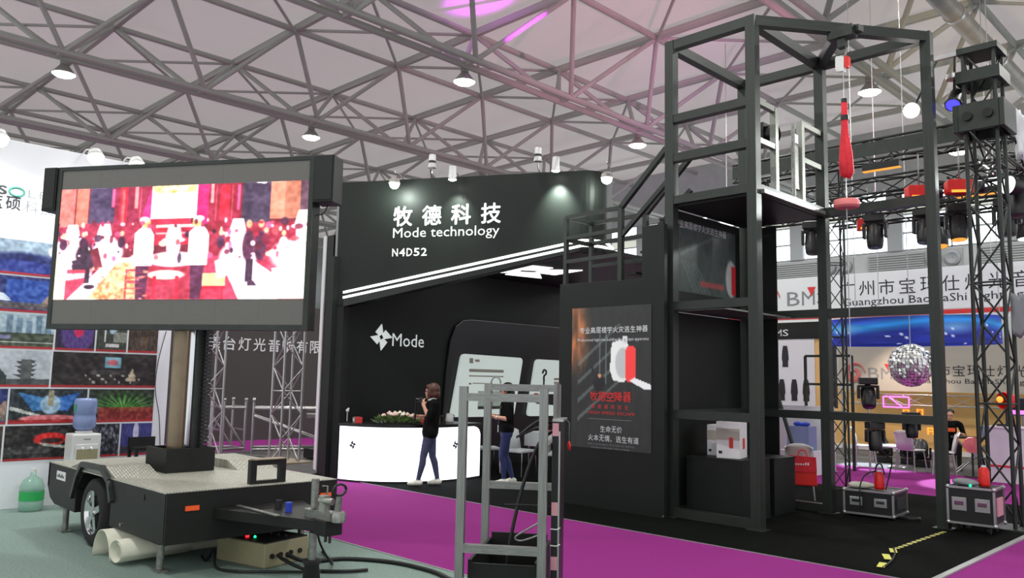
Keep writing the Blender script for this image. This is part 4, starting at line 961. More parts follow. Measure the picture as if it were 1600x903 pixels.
# inside panels, poster and plinths
bx('side_board', 'black_wall', tw, .02, .05, .10, W_ - .08, .12, 2.66)
bx('side_board', 'black_wall', tw, .02, .05, .10, W_ - .08, 2.70, 4.05)
bx('rear_board', 'black_wall', tw, .10, .55, W_ + .09, W_ + .11, .12, 4.05)
def escape_poster(s, t, im):
    n = nz(s.shape, 12, 4); im[:] = np.array([.26, .31, .29]) * (0.85 + .3 * n[..., None])
    for k_ in range(5): p_poly(im, s, t, [(.10 + .05 * k_, .55), (.13 + .05 * k_, .55), (.33 + .06 * k_, .98), (.29 + .06 * k_, .98)], (.40, .46, .44), .6)
    p_poly(im, s, t, [(.1, .45), (.62, .12), (.62, .16), (.1, .5)], (.45, .5, .48), .6)
    p_ell(im, s, t, .92, .70, .10, .30, (.75, .77, .76)); p_rect(im, s, t, .93, .50, 1, .93, (.82, .14, .18)); p_rect(im, s, t, .40, .80, .78, .88, (.68, .30, .30), .9)
    return im
pl = sheet('inner_poster', (.052, .14, 2.95), Y, Z, 1.62, .98, 60, 40, escape_poster, tw, 'print', .003)
letters('专业高层楼宇火灾逃生神器', (.054, .16, 3.83), Y, Z, .10, .112, 'print_white', tw)
for (u0, u1, v0, v1, h_, lb_) in ((-5.98, -5.18, 9.33, 10.05, .77, 'black display plinth carrying two white cartons inside the tower'), (-5.75, -5.22, 10.25, 10.85, .74, 'black display plinth behind the white cartons inside the tower')):
    t = thing('display_plinth', lb_, 'plinth', ((u0 + u1) / 2, (v0 + v1) / 2, .005)); a = (u1 - u0) / 2; b = (v1 - v0) / 2
    bx('body', 'black_wall', t, -a, a, -b, b, 0, h_ - .02); bx('top', 'black_wall', t, -a - .01, a + .01, -b - .01, b + .01, h_ - .02, h_)
def carton(label, x, y, w_, d_, h_, rz):
    t = thing('product_carton', label, 'carton', (x, y, .776), rz, 'white product cartons')
    bx('box', 'white', t, -w_ / 2, w_ / 2, -d_ / 2, d_ / 2, 0, h_, bevel=.003)
    P('colour_band', 'print_brown', t, lambda m: (m.box(-w_ / 2 + .0, w_ / 2, -d_ / 2 - .002, -d_ / 2, h_ * .5, h_ * .82),))
    P('device_print', 'print_red', t, lambda m: m.prism(rpoly([(w_ * .5 * .1, h_ * .28), (w_ * .5 * .45, h_ * .28), (w_ * .5 * .45, h_ * .58), (w_ * .5 * .1, h_ * .58)], .015), (0, -d_ / 2 - .004, 0), X, Z, (0, .002, 0)))
    P('side_print', 'print_red', t, lambda m: m.prism(rpoly([(-.04, h_ * .25), (.06, h_ * .25), (.06, h_ * .55), (-.04, h_ * .55)], .02), (w_ / 2 + .003, 0, 0), Y, Z, (-.002, 0, 0)))
    P('small_print', 'print_dark', t, lambda m: m.box(-w_ * .4, -w_ * .25, -d_ / 2 - .003, -d_ / 2, h_ * .12, h_ * .2))
carton('larger white carton with a red device print on the black plinth', -5.47, 9.60, .30, .36, .46, .25)
carton('smaller white carton left of the larger one on the black plinth', -5.76, 9.78, .24, .24, .40, .15)
# hoist, sling, pad
hz_ = thing('chain_hoist', 'small pale hoist with red side hanging under the tower top', 'hoist', (-4.08, 10.02, 5.72))
P('trolley', 'black_steel', hz_, lambda m: (m.box(-.16, .16, -.09, .09, .42, .56), m.box(-.05, .05, -.05, .05, .30, .45)))
tb('hook', 'galvanised', hz_, spline([(0, 0, .34), (.05, 0, .28), (.03, 0, .2), (-.03, 0, .2)], 5), .014, 8)
P('body', 'white_plastic', hz_, lambda m: m.prism(rpoly([(-.085, 0), (.02, -.02), (.03, .18), (-.08, .20)], .03), (0, -.04, 0), X, Z, (0, .08, 0)))
P('red_cover', 'red', hz_, lambda m: m.prism(rpoly([(.03, .02), (.085, .03), (.085, .17), (.03, .17)], .02), (0, -.035, 0), X, Z, (0, .07, 0)))
wr = tag(cy('steel_wire', 'aluminium', None, (-4.08, 10.02, 1.9), (-4.08, 10.02, 5.70), .007, n=6), 'thin steel wire hanging from the tower top hoist', 'wire')
sl = thing('rescue_sling', 'long red fabric sling hanging on the wire of the tower', 'sling', (-4.07, 10.0, 4.32))
P('strap', 'red_cloth', sl, lambda m: m.tube([(0, 0, .98), (0, 0, .80), (0, 0, .62), (-.01, 0, .40), (-.01, 0, .2), (0, 0, .05), (.0, 0, 0)], [.035, .04, .045, .058, .07, .075, .03], 12), smooth='all')
P('strap_fold', 'red_cloth', sl, lambda m: m.tube([(.03, -.02, .6), (.05, -.02, .3), (.06, -.02, .05), (.045, -.02, -.02)], [.02, .045, .05, .02], 10), smooth='all')
cy('buckle', 'black_plastic', sl, (0, 0, .74), (0, 0, .80), .05); cy('top_clip', 'black_plastic', sl, (0, 0, .97), (0, 0, 1.02), .038)
pd = thing('escape_pad', 'pink round pad threaded on the wire below the red sling', 'pad', (-4.08, 10.02, 3.98))
P('pad', 'pink_pad', pd, lambda m: m.lathe([(0, -.045), (.13, -.045), (.155, -.02), (.155, .04), (.14, .06), (0, .065)], n=24), smooth=True)

# stair rails behind the poster wall
sr = thing('stair_rail', 'black tubular stair railing climbing to the tower behind the poster wall', 'railing', (0, 0, 0))
def rl(p, q, w=.055, name='rail'): strut(name, p, q, w, 'black_steel', sr)
for v in (9.2, 9.8):
    rl((-8.0, v, .0), (-8.0, v, 4.18), .06, 'post'); rl((-6.97, v, .0), (-6.97, v, 4.22), .07, 'post')
    for z in (4.18, 3.86, 3.5): rl((-8.0, v, z), (-6.97, v, z + .02))
    rl((-6.97, v, 4.20), (-6.19, v, 4.93), .07); rl((-6.97, v, 3.78), (-6.19, v, 4.45), .06)
for z in (4.18, 3.84): rl((-8.0, 9.2, z), (-8.0, 9.8, z))
for i in range(7):
    a = i / 6; strut('stair_tread', (-6.9 + .64 * a, 9.22, 3.1 + .85 * a), (-6.9 + .64 * a, 9.78, 3.1 + .85 * a), .14, 'black_paint', sr, .03)
bx('landing', 'black_paint', sr, -8.0, -6.95, 9.2, 9.8, 3.0, 3.05)
# poster wall in front of the stairs
pwl = thing('poster_wall', 'black stepped wall with a dark fire escape poster left of the tower', 'wall panel', (-7.85, 8.9, 0))
P('panel', 'black_wall', pwl, lambda m: m.prism([(0, 0), (1.815, 0), (1.815, 3.81), (1.46, 3.81), (1.46, 3.10), (0, 3.12)], (0, 0, 0), X, Z, (0, .08, 0)), bevel=.004)
def fire_poster(s, t, im):
    n = nz(s.shape, 16, 9); n2 = nz(s.shape, 7, 21); im[:] = np.array([.15, .16, .15]) * (0.9 + .2 * n[..., None])
    d = np.sqrt((s / .22) ** 2 + ((t - .20) / .28) ** 2); m = np.clip(1.25 - d, 0, 1) * (n2 * .7 + n * .6); im += m[..., None] * np.array([.85, .42, .18])
    for k_ in range(4): p_poly(im, s, t, [(.08, .40 + .13 * k_), (.62, .12 + .13 * k_), (.62, .14 + .13 * k_), (.08, .43 + .13 * k_)], (.42, .48, .47), .55)
    for x in (.36, .44): p_rect(im, s, t, x, .15, x + .012, .55, (.45, .52, .52), .7)
    p_ell(im, s, t, .36, .54, .08, .07, (.10, .10, .11)); p_ell(im, s, t, .37, .49, .025, .016, (.75, .55, .42)); p_poly(im, s, t, [(.25, .42), (.28, .42), (.34, .53), (.31, .54)], (.13, .13, .14))
    p_poly(im, s, t, [(.52, .26), (.62, .235), (.72, .27), (.74, .50), (.66, .535), (.54, .52), (.50, .45)], (.84, .86, .85)); p_ell(im, s, t, .66, .40, .10, .115, (.68, .70, .70)); p_rect(im, s, t, .66, .215, .71, .27, (.80, .82, .82)); p_rect(im, s, t, .675, .225, .695, .25, (.2, .2, .2))
    p_poly(im, s, t, [(.69, .31), (.72, .28), (.79, .28), (.82, .31), (.82, .50), (.79, .53), (.72, .53), (.69, .50)], (.90, .24, .24)); p_poly(im, s, t, [(.74, .52), (.80, .50), (.99, .545), (.99, .58), (.92, .58)], (.86, .87, .87)); return im
sheet('fire_poster', (.25, 0, .80), X, Z, 1.37, 1.95, 90, 130, fire_poster, pwl, 'print_lit', .006)
letters('专业高层楼宇火灾逃生神器', (.40, -.008, 2.385), X, Z, .085, .098, 'print_white', pwl, .003, .012)
text('Professional high-rise building fire escape apparatus', (.36, -.008, 2.26), X, Z, 1.22, .055, 'print_white', pwl)
letters('牧德空降器', (.60, -.008, 1.45), X, Z, .13, .142, 'print_red', pwl, .003, .015)
letters('高楼缓降逃生', (.62, -.008, 1.345), X, Z, .06, .115, 'print_red', pwl)
text('HIGH SPEED ESCAPE', (.56, -.008, 1.27), X, Z, .80, .04, 'print_red', pwl)
P('rule_line', 'print_grey', pwl, lambda m: m.box(.56, 1.30, -.008, -.006, 1.20, 1.206))
letters('生命无价', (.78, -.008, 1.03), X, Z, .085, .095, 'print_white', pwl)
letters('火本无情，逃生有道', (.57, -.008, .905), X, Z, .085, .096, 'print_white', pwl)
text('Life is priceless, fire has no mercy,', (.56, -.008, .845), X, Z, .80, .03, 'print_grey', pwl); text('escape always has a way', (.62, -.008, .80), X, Z, .66, .03, 'print_grey', pwl)
cy('screw', 'galvanised', pwl, (1.80, -.006, .03), (1.80, 0, .03), .012)
# hazard tape on the black carpet
hp = thing('hazard_tape', 'yellow and black hazard tape stuck on the black carpet', 'tape', (0, 0, .005))
tp = spline([(-3.33, 10.82, 0), (-3.34, 10.0, 0), (-3.34, 9.25, 0)], 6)
for i in range(0, len(tp) - 1):
    a, b = tp[i], tp[i + 1]; d = (b - a)
    MB().bar(a + d * .05, a + d * .6, .05, .003).build('yellow_stripe', 'yellow', hp); MB().bar(a + d * .6, a + d * 1.0, .05, .003).build('black_stripe', 'black_deep', hp)
for a, b in (((-3.36, 9.22), (-3.26, 8.98)), ((-3.30, 8.86), (-3.17, 8.58)), ((-3.16, 8.42), (-3.09, 8.16))):
    MB().bar((*a, .004), (*b, .012), .07, .003).build('yellow_stripe', 'yellow', hp)
tb('loose_black_edge', 'black_deep', hp, spline([(-3.36, 9.25, .006), (-3.22, 8.9, .01), (-3.12, 8.5, .01), (-3.07, 8.15, .006)], 5), .01, 6)

# ================================================================== raw aluminium frame in the foreground
AF = math.radians(126.0 - 90)
ff = thing('metal_frame', 'bare silver metal frame of square tubes standing in the foreground', 'frame', (-3.775, 3.395, 0), AF)
T_ = .05; FW, FD = .50, .84
for x_, y_, h_ in ((0, 0, 1.672), (FW, 0, 1.665), (0, FD, 1.69), (FW, FD, 1.69)): strut('post', (x_, y_, 0), (x_, y_, h_), T_, 'aluminium_raw', ff)
def fb_(p, q, name='crossbar'): strut(name, p, q, T_ * .96, 'aluminium_raw', ff)
fb_((0, 0, 1.607), (FW, 0, 1.607)); fb_((0, FD, 1.662), (FW, FD, 1.662)); fb_((0, 0, .70), (FW, 0, .70)); fb_((0, FD, .975), (FW, FD, .975)); fb_((0, 0, .08), (FW, 0, .08)); fb_((0, FD, .08), (FW, FD, .08))
for x_ in (FW,): fb_((x_, 0, 1.3), (x_, FD, 1.3)); fb_((x_, 0, .08), (x_, FD, .08))
fb_((0, 0, .08), (0, FD, .08))
tb('lifting_ring', 'aluminium_raw', ff, [(.055 + .035 * math.cos(a), FD, 1.69 + .045 * math.sin(a)) for a in [i * PI / 8 for i in range(9)]], .006, 6)
bb = thing('equipment_case', 'black box standing inside the lower part of the silver metal frame', 'case', (-3.775, 3.395, 0), AF)
P('shell', 'black_paint', bb, lambda m: (m.box(.04, FW - .03, .06, FD - .05, .0, .02), m.box(.04, .06, .06, FD - .05, .02, .62), m.box(FW - .05, FW - .03, .06, FD - .05, .02, .62), m.box(.06, FW - .05, FD - .07, FD - .05, .02, .66), m.box(.06, FW - .05, .06, .08, .02, .60)))
rk = thing('rack_cabinet', 'tall thin black rack cabinet with pink printed tags beside the silver frame', 'cabinet', (-3.775, 3.395, 0), AF)
bx('cabinet', 'black_plastic', rk, FW + .03, FW + .085, .22, .50, 0, 1.46, bevel=.004)
bx('edge_strip', 'aluminium', rk, FW + .073, FW + .083, .212, .22, 0, 1.40)
bx('top_tray', 'aluminium', rk, FW + .03, FW + .10, .22, .52, 1.46, 1.475); bx('grey_plate', 'aluminium_raw', rk, FW + .035, FW + .05, .3, .50, 1.475, 1.70)
for z in (1.42, .93, .60): bx('printed_tag', 'red_print_paper', rk, FW + .033, FW + .072, .212, .22, z - .05, z + .03)
for z in (.80, .70): tb('cable_tie', 'white_plastic', rk, [(FW + .03, .20, z), (FW + .07, .19, z), (FW + .09, .2, z + .01)], .004, 6)
tb('pull_cord', 'print_grey', rk, [(FW + .098, .5, 1.46), (FW + .115, .5, 1.44), (FW + .115, .5, 1.31)], .003, 6); tb('pull_switch', 'red', rk, [(FW + .115, .5, 1.32), (FW + .115, .5, 1.29), (FW + .115, .5, 1.26)], [.006, .013, .008], 8)
def fcab(name, label, pts, r, m_='cable'):
    o = tb(name, m_, None, spline(pts, 8), r, 8); o.location = (-3.775, 3.395, 0); o.rotation_euler = (0, 0, AF); return tag(o, label, 'cable')
fcab('frame_cable', 'thick black cable rising from the box through the silver frame', [(.22, .35, .25), (.25, .35, .65), (.33, .4, 1.05), (.42, .45, 1.30), (.50, .5, 1.38)], .012)
fcab('frame_cable', 'black cable curving to the left inside the top of the silver frame', [(.50, .45, 1.44), (.42, .42, 1.45), (.30, .42, 1.36)], .010)
fcab('frame_cable', 'black cable spreading upward inside the silver frame', [(.50, .45, 1.42), (.40, .42, 1.40), (.29, .42, 1.35), (.28, .42, 1.34)], .009)
fcab('grey_cable', 'grey looped cable over the black box in the silver frame', [(.50, .2, .86), (.40, .2, .80), (.31, .2, .74), (.35, .2, .72), (.46, .2, .76)], .006, 'aluminium_raw')
fcab('tie_strip', 'thin black cable tie sticking out left from the rack cabinet', [(.52, .22, .935), (.40, .2, .94), (.24, .18, .94)], .004)
# ================================================================== right side: lighting rig
def truss_h(label, p, q, w_, material='black_steel', group='black rig trusses', step=.5, tube=.045):
    p = V(p); q = V(q); L = (q - p).length; d = (q - p) / L; ang = math.atan2(d.y, d.x)
    t = thing('rig_truss', label, 'truss', p, ang, group)
    c = [(-w_ / 2, 0), (w_ / 2, 0), (w_ / 2, w_), (-w_ / 2, w_)]
    for y_, z_ in c: strut('chord', (0, y_, z_), (L, y_, z_), tube, material, t, shape='round')
    n = int(round(L / step))
    for i in range(n):
        a = L * i / n; b = L * (i + 1) / n
        for k_ in range(4):
            s, e = c[k_], c[(k_ + 1) % 4]
            if (i + k_) % 2: s, e = e, s
            strut('brace', (a, *s), (b, *e), tube * .55, material, t, shape='round')
    return t
t = lattice('truss_tower', 'black truss tower with a sleeve block beside the right flight case', (-2.93, 11.72, 0), 6.15, .36, 'black_steel', 'black truss towers', 0, .5, .05)
bx('base_plate', 'black_steel', t, -.28, .28, -.28, .28, 0, .03)
def slv(m):
    for a, b in ((-.30, -.24), (.24, .30)): m.box(a, b, -.30, .30, 5.05, 5.42); m.box(-.24, .24, a, b, 5.05, 5.42)
P('sleeve_block', 'black_steel', t, slv, bevel=.01)
P('top_frame', 'black_steel', t, lambda m: (m.box(-.26, .26, -.26, -.20, 5.72, 5.88), m.box(-.26, .26, .20, .26, 5.72, 5.88), m.box(-.26, -.20, -.2, .2, 5.72, 5.88), m.box(.20, .26, -.2, .2, 5.72, 5.88), m.box(-.24, .24, -.24, .24, 6.12, 6.2)))
for s in (-1, 1):
    for z in (5.24,): cy('roller', 'black_deep', t, (s * .12, -.34, z), (s * .12, -.30, z), .06)
bx('loading_arm', 'aluminium', t, -.75, .2, -.03, .03, 6.2, 6.26)
lattice('truss_tower', 'slim black truss tower seen just right of the tower rear post', (-5.93, 13.95, 0), 5.55, .29, 'black_steel', 'black truss towers', .6, .42, .035)
lattice('truss_tower', 'slim black truss tower seen just right of the near tower post', (-7.35, 14.0, 0), 5.55, .29, 'black_steel', 'black truss towers', .6, .42, .035)
t = thing('slanted_strut', 'black slanted steel strut leaning right behind the near tower post', 'strut', (0, 0, 0)); strut('tube', (-7.1, 13.7, 2.2), (-6.42, 13.7, .02), .07, 'black_steel', t, shape='round'); bx('foot', 'black_steel', t, -6.55, -6.3, 13.55, 13.85, 0, .03)
truss_h('black rig truss running along the aisle, low, in front of the slim truss towers', (-7.6, 14.4, 4.75), (-3.15, 14.4, 4.75), .32)
t = truss_h('upper black rig truss with a dark solid front on top of the slim truss towers', (-7.8, 14.0, 5.56), (-3.15, 14.0, 5.56), .34)
bx('solid_front', 'black_steel', t, 0, 4.65, -.19, -.175, .06, .30)
truss_h('upper black rig truss farther back with amber lamps below', (-7.4, 15.6, 5.35), (-3.15, 15.6, 5.35), .30)
truss_h('black rig truss running back from the truss tower at the right', (-2.93, 11.95, 4.78), (-2.93, 18.0, 4.78), .34)
truss_h('black rig truss farther back, parallel to the aisle', (-7.0, 16.6, 5.0), (-3.15, 16.6, 5.0), .32)
truss_h('short black rig truss linking the two long ones behind the tower', (-6.2, 14.65, 4.95), (-6.2, 16.4, 4.95), .30)
truss_h('short black rig truss linking the two long ones behind the red sling', (-4.4, 14.65, 4.95), (-4.4, 16.4, 4.95), .30)
def moving_head(loc, rz, tilt, label, lens='black_gloss', up=False):
    t = thing('moving_head', label, 'stage light', loc, rz, 'moving head stage lights')
    s = 1 if up else -1
    bx('base', 'black_plastic', t, -.17, .17, -.13, .13, min(0, s * .14), max(0, s * .14), bevel=.02)
    P('yoke', 'black_plastic', t, lambda m: (m.box(-.20, .20, -.06, .06, min(s * .15, s * .20), max(s * .15, s * .20)), m.box(-.20, -.15, -.07, .07, min(s * .18, s * .42), max(s * .18, s * .42)), m.box(.15, .20, -.07, .07, min(s * .18, s * .42), max(s * .18, s * .42))), bevel=.015)
    ax = V(0, math.sin(tilt), math.cos(tilt)) * s; c = V(0, 0, s * .36)
    hd = P('head', 'black_plastic', t, lambda m: m.lathe([(0, -.20), (.10, -.20), (.135, -.14), (.14, .12), (.125, .22), (.115, .24)], c, ax, 18), smooth=True)
    P('lens', lens, hd, lambda m: m.lathe([(.113, .235), (.06, .245), (0, .25)], c, ax, 18), smooth='all')
    return t
mh = [((-5.38, 14.4, 4.72), .2, .1, 'black_gloss', 'black moving head hanging from the rig right of the red sling'), ((-4.55, 14.4, 4.72), .0, .2, 'black_gloss', 'black moving head hanging left of the bare right tower post'),
      ((-4.05, 14.4, 4.72), .4, .15, 'amber', 'amber lit moving head on the rig beside the right tower post'), ((-3.35, 14.4, 4.72), .1, .1, 'black_gloss', 'black moving head hanging between the right tower post and the truss tower'),
      ((-5.0, 16.6, 4.98), .6, .3, 'amber', 'amber lit moving head on the farther rig truss'), ((-3.6, 16.6, 4.98), .3, .2, 'lamp_soft', 'white lit moving head on the farther rig truss'), ((-6.5, 14.4, 4.72), .3, .2, 'black_gloss', 'black moving head hanging above the left slim truss tower'),
      ((-2.93, 13.2, 4.77), .3, .2, 'black_gloss', 'black moving head under the right side truss')]
for loc, rz, ti, le, lb_ in mh: moving_head(loc, rz, ti, lb_, le)
t = moving_head((-4.22, 11.09, 1.255), .8, .1, 'black moving head hanging under the low tower beam above the left flight case'); t.scale = (.62, .62, .62)
t = moving_head((-3.82, 11.27, 1.40), .8, .1, 'small black moving head clamped behind the low tower beam'); t.scale = (.55, .55, .55)
moving_head((-6.35, 16.4, 1.9), .5, .5, 'black moving head on a thin stand behind the tower', 'black_gloss')
st_ = tag(cy('light_stand', 'aluminium', None, (-6.35, 16.4, 0), (-6.35, 16.4, 1.43), .02), 'thin silver stand below a moving head behind the tower', 'stand')
pk = thing('wash_light', 'glaring white stage lamp facing the camera left of the truss tower', 'stage light', (-3.92, 12.0, 5.67))
P('housing', 'black_plastic', pk, lambda m: m.lathe([(0, -.16), (.07, -.15), (.10, 0), (.11, .02)], (0, 0, 0), (.3, -1, -.45), 18), smooth=True)
P('lens', 'lamp_white', pk, lambda m: m.ball((.01, -.05, -.02), .105, 18, 12), smooth='all')
strut('hanger', (0, 0.02, .0), (.3, .2, .72), .03, 'black_steel', pk); strut('hanger', (.3, .2, .72), (.9, -.2, .60), .03, 'black_steel', pk)
l = bpy.data.lights.new('wash', 'SPOT'); l.energy = 90; l.spot_size = 1.6; l.spot_blend = .8; lo = bpy.data.objects.new('wash', l); col.objects.link(lo); lo.parent = pk; lo.location = (.06, -.18, -.10); lo.rotation_euler = V(-.3, 1, .6).to_track_quat('Z', 'Y').to_euler()
pl_ = thing('profile_lamp', 'dark stage lamp with blue lens left of the truss tower top', 'stage light', (-3.25, 11.62, 5.55))
P('housing', 'black_plastic', pl_, lambda m: m.lathe([(0, -.18), (.10, -.16), (.11, .1), (.09, .12)], (0, 0, 0), (0, -.7, -.7), 16), smooth=True); P('lens', 'blue_light', pl_, lambda m: m.lathe([(.09, .11), (0, .125)], (0, 0, 0), (0, -.7, -.7), 16), smooth='all')
strut('bracket', (0, 0, .1), (.0, .1, .66), .03, 'black_steel', pl_); cy('ring', 'aluminium', pl_, (0, 0, .30), (0, 0, .36), .10)
def hoist(loc, rz, label):
    t = thing('motor_hoist', label, 'hoist', loc, rz, 'red motor hoists')
    P('body', 'red', t, lambda m: m.prism(rpoly([(-.20, -.10), (.20, -.10), (.24, .03), (.16, .12), (-.20, .12)], .04), (0, -.1, 0), X, Z, (0, .2, 0)), bevel=.01)
    cy('motor_end', 'black_plastic', t, (.22, 0, 0), (.34, 0, 0), .09); tb('chain', 'galvanised', t, [(0, 0, .1), (0, 0, .72)], .012, 6)
    P('amber_label', 'amber', t, lambda m: m.box(-.15, .15, -.105, -.10, -.09, -.05))
hoist((-4.45, 13.83, 4.86), .7, 'red motor hoist left of the bare right tower post, low on the rig'); hoist((-3.85, 13.83, 4.86), .6, 'red motor hoist between the right tower post and the truss tower'); hoist((-5.95, 15.6, 4.78), .5, 'red motor hoist farther back behind the wire')
for i, (p, q) in enumerate((((-5.5, 15.6, 5.1), (-4.7, 15.6, 5.1)), ((-5.3, 13.75, 5.40), (-4.7, 13.75, 5.40)), ((-4.4, 15.6, 5.15), (-3.7, 15.6, 5.15)), ((-6.9, 15.6, 5.1), (-6.2, 15.6, 5.1)), ((-2.5, 14.6, 4.65), (-2.5, 15.2, 4.65)))):
    t = thing('light_bar', ('amber lit bar lamp low on the rig behind the wire', 'amber lit bar lamp high on the rig behind the wire', 'amber lit bar lamp left of the truss tower', 'amber lit bar lamp behind the tower gate', 'amber lit bar lamp at the right picture edge')[i], 'stage light', p, 0, 'amber bar lamps')
    d = V(q) - V(p); strut('housing', (0, 0, 0), d, .12, 'black_plastic', t); MB().bar(V(0, -.0, -.065), d + V(0, 0, -.065), .10, .012).build('lit_face', 'amber', t)
    for k_ in (0.2, .8): strut('clamp', d * k_, d * k_ + V(0, 0, .18), .03, 'black_steel', t)
ws = thing('white_drape', 'bright white cloth hanging from the rig at the right edge beside the truss tower', 'sheet', (-2.72, 12.35, 4.85))
def wsf(m):
    n = 14; q = 9; vs = []
    for i in range(n):
        for j in range(q): vs.append((.05 * math.sin(i * 1.3) + .02 * math.sin(j + i), i * .06, j * .08 + .03 * math.sin(i * 1.7) * (1 if j == 0 else .3)))
    m.add(vs, [(i * q + j, i * q + j + 1, (i + 1) * q + j + 1, (i + 1) * q + j) for i in range(n - 1) for j in range(q - 1)])
o = P('cloth', 'white_cloth', ws, wsf, smooth='all'); o.modifiers.new('t', 'SOLIDIFY').thickness = .006
strut('hanging_rod', (0, -.05, .66), (0, .85, .66), .03, 'aluminium', ws, shape='round')
for y_ in (0.0, .8): strut('rod_hook', (0, y_, .66), (-.06, y_, .42), .015, 'aluminium', ws, shape='round')
gs = thing('plastic_drape', 'grey crumpled plastic sheet hanging on the truss tower', 'sheet', (-2.72, 11.72, 2.42), .75)
def gsf(m):
    n = 10; vs = []
    for i in range(n):
        for j in range(8): vs.append((i * .045, .025 * math.sin(i * 1.7 + j * .4), j * .075 - .03 * (i % 3)))
    m.add(vs, [(i * 8 + j, i * 8 + j + 1, (i + 1) * 8 + j + 1, (i + 1) * 8 + j) for i in range(n - 1) for j in range(7)])
o = P('plastic', 'print_grey', gs, gsf, smooth='all'); o.modifiers.new('t', 'SOLIDIFY').thickness = .004

# flight cases on the black carpet
def flight_case(loc, sx, sy, sz, rz, label, castor):
    t = thing('flight_case', label, 'flight case', loc, rz, 'flight cases')
    z0 = castor
    b = bx('shell', 'black_plastic', t, 0, sx, 0, sy, z0, z0 + sz)
    e = .025
    for x_ in (0, sx):
        for y_ in (0, sy): strut('corner_profile', (x_, y_, z0), (x_, y_, z0 + sz), e, 'aluminium', t)
    for z in (z0, z0 + sz):
        for y_ in (0, sy): strut('edge_profile', (0, y_, z), (sx, y_, z), e, 'aluminium', t)
        for x_ in (0, sx): strut('edge_profile', (x_, 0, z), (x_, sy, z), e, 'aluminium', t)
    for x_ in (.25, .75):
        lt = bx('latch_dish', 'aluminium', t, sx * x_ - .08, sx * x_ + .08, -.016, .0, z0 + sz * .35, z0 + sz * .72, bevel=.003)
        bx('latch', 'chrome', lt, sx * x_ - .05, sx * x_ + .05, -.022, -.016, z0 + sz * .5, z0 + sz * .62)
    bx('side_plate', 'red_print_paper' if castor > .05 else 'print_dark', t, sx, sx + .014, sy * .2, sy * .8, z0 + sz * .25, z0 + sz * .75)
    for x_ in (0, sx):
        for y_ in (0, sy):
            for z in (z0, z0 + sz): P('corner_ball', 'aluminium', t, lambda m: m.ball((x_, y_, z), .028, 8, 6), smooth='all')
    for x_ in (.08, sx - .08):
        for y_ in (.08, sy - .08): cy('castor', 'rubber', t, (x_ - .015, y_, castor * .5), (x_ + .015, y_, castor * .5), castor * .5, n=12)
    return t
flight_case((-4.66, 11.12, .004), .62, .60, .30, math.radians(4), 'low black flight case with silver edges on the black carpet, the left one', .04)
flight_case((-3.32, 10.95, .004), .50, .46, .42, math.radians(2), 'wheeled black flight case with silver edges beside the truss tower, the right one', .11)
def ext(label, p, s=1.0):
    t = thing('rescue_device', label, 'device', p)
    P('body', 'red', t, lambda m: m.lathe([(0, 0), (.06, 0), (.065, .03), (.06, .20), (.035, .23), (0, .235)], n=16), smooth='all'); tb('handle', 'black_plastic', t, spline([(-.05, 0, .2), (-.03, 0, .31), (.03, 0, .33), (.07, 0, .2)], 5), .01, 6); cy('cap', 'white', t, (0, 0, .23), (0, 0, .25), .03)
ext('red cylindrical device standing on the left flight case', (-4.28, 11.35, .36)); ext('red cylindrical device standing on the right flight case', (-2.98, 11.2, .545))
for lb_, p in (('pale packing cloth heap on the left flight case', (-4.5, 11.4, .355)), ('grey packing cloth heap on the right flight case', (-3.17, 11.2, .545))):
    g = random.Random(hash(lb_) % 97 if False else len(lb_))
    o = P('packing_cloth', 'sheet_foam' if 'pale' in lb_ else 'print_grey', None, lambda m: [m.ball((p[0] + g.uniform(-.10, .08), p[1] + g.uniform(-.11, .11), p[2] + .035), .06 + .03 * g.random(), 8, 6, (1.3, 1.2, .5)) for _ in range(9)], smooth='all'); tag(o, lb_, 'cloth')
P_ = thing('green_indicator', 'small glowing green indicator on the right flight case', 'indicator', (-3.08, 11.0, .545)); P('lamp', 'green_light', P_, lambda m: m.ball((0, 0, .015), .015), smooth='all'); bx('housing', 'black_plastic', P_, -.03, .03, 0, .04, 0, .01)
cable('case_cable', 'black cable looping from the left flight case top to the moving head hanging above', [(-4.2, 11.35, .36), (-4.15, 11.4, .62), (-4.1, 11.3, .75), (-4.18, 11.15, .9), (-4.22, 11.09, .97)], .009)
cable('case_cable', 'black cable hanging over the front of the left flight case', [(-4.32, 11.35, .60), (-4.40, 11.2, .55), (-4.43, 11.08, .40), (-4.43, 11.07, .10)], .009)
cable('floor_coil', 'black cable heap on the carpet between the two flight cases', [(-3.9 + .12 * math.cos(a), 11.35 + .10 * math.sin(a), .02 + .002 * a) for a in [i * .7 for i in range(20)]], .011)

# white stool-chair with the red bag, near the aisle
def shell_chair(loc, rz, label, m_='white_plastic'):
    t = thing('shell_chair', label, 'chair', loc, rz, 'white chairs across the aisle')
    P('seat', m_, t, lambda m: m.box(-.21, .21, -.20, .20, .43, .455), bevel=.02)
    def back(m):
        n = 9; vs = []
        for i in range(n):
            a = -.20 + .40 * i / (n - 1); b = .05 * (1 - (a / .2) ** 2)
            for z, o in ((.45, .18), (.62, .21), (.78, .25), (.84 - .09 * abs(a / .2) ** 3, .27)): vs.append((a, o + b, z))
        m.add(vs, [(i * 4 + k_, i * 4 + k_ + 1, i * 4 + k_ + 5, i * 4 + k_ + 4) for i in range(n - 1) for k_ in range(3)])
    o = P('backrest', m_, t, back, smooth='all'); o.modifiers.new('t', 'SOLIDIFY').thickness = .018
    for x_ in (-.18, .18):
        for y_ in (-.17, .17): cy('leg', 'aluminium', t, (x_ * 1.2, y_ * 1.25, 0), (x_, y_, .43), .012, n=8)
    return t
rc_ = shell_chair((-5.78, 12.15, .004), math.radians(205.5), 'white chair carrying the red bag on its back at the edge of the black carpet')
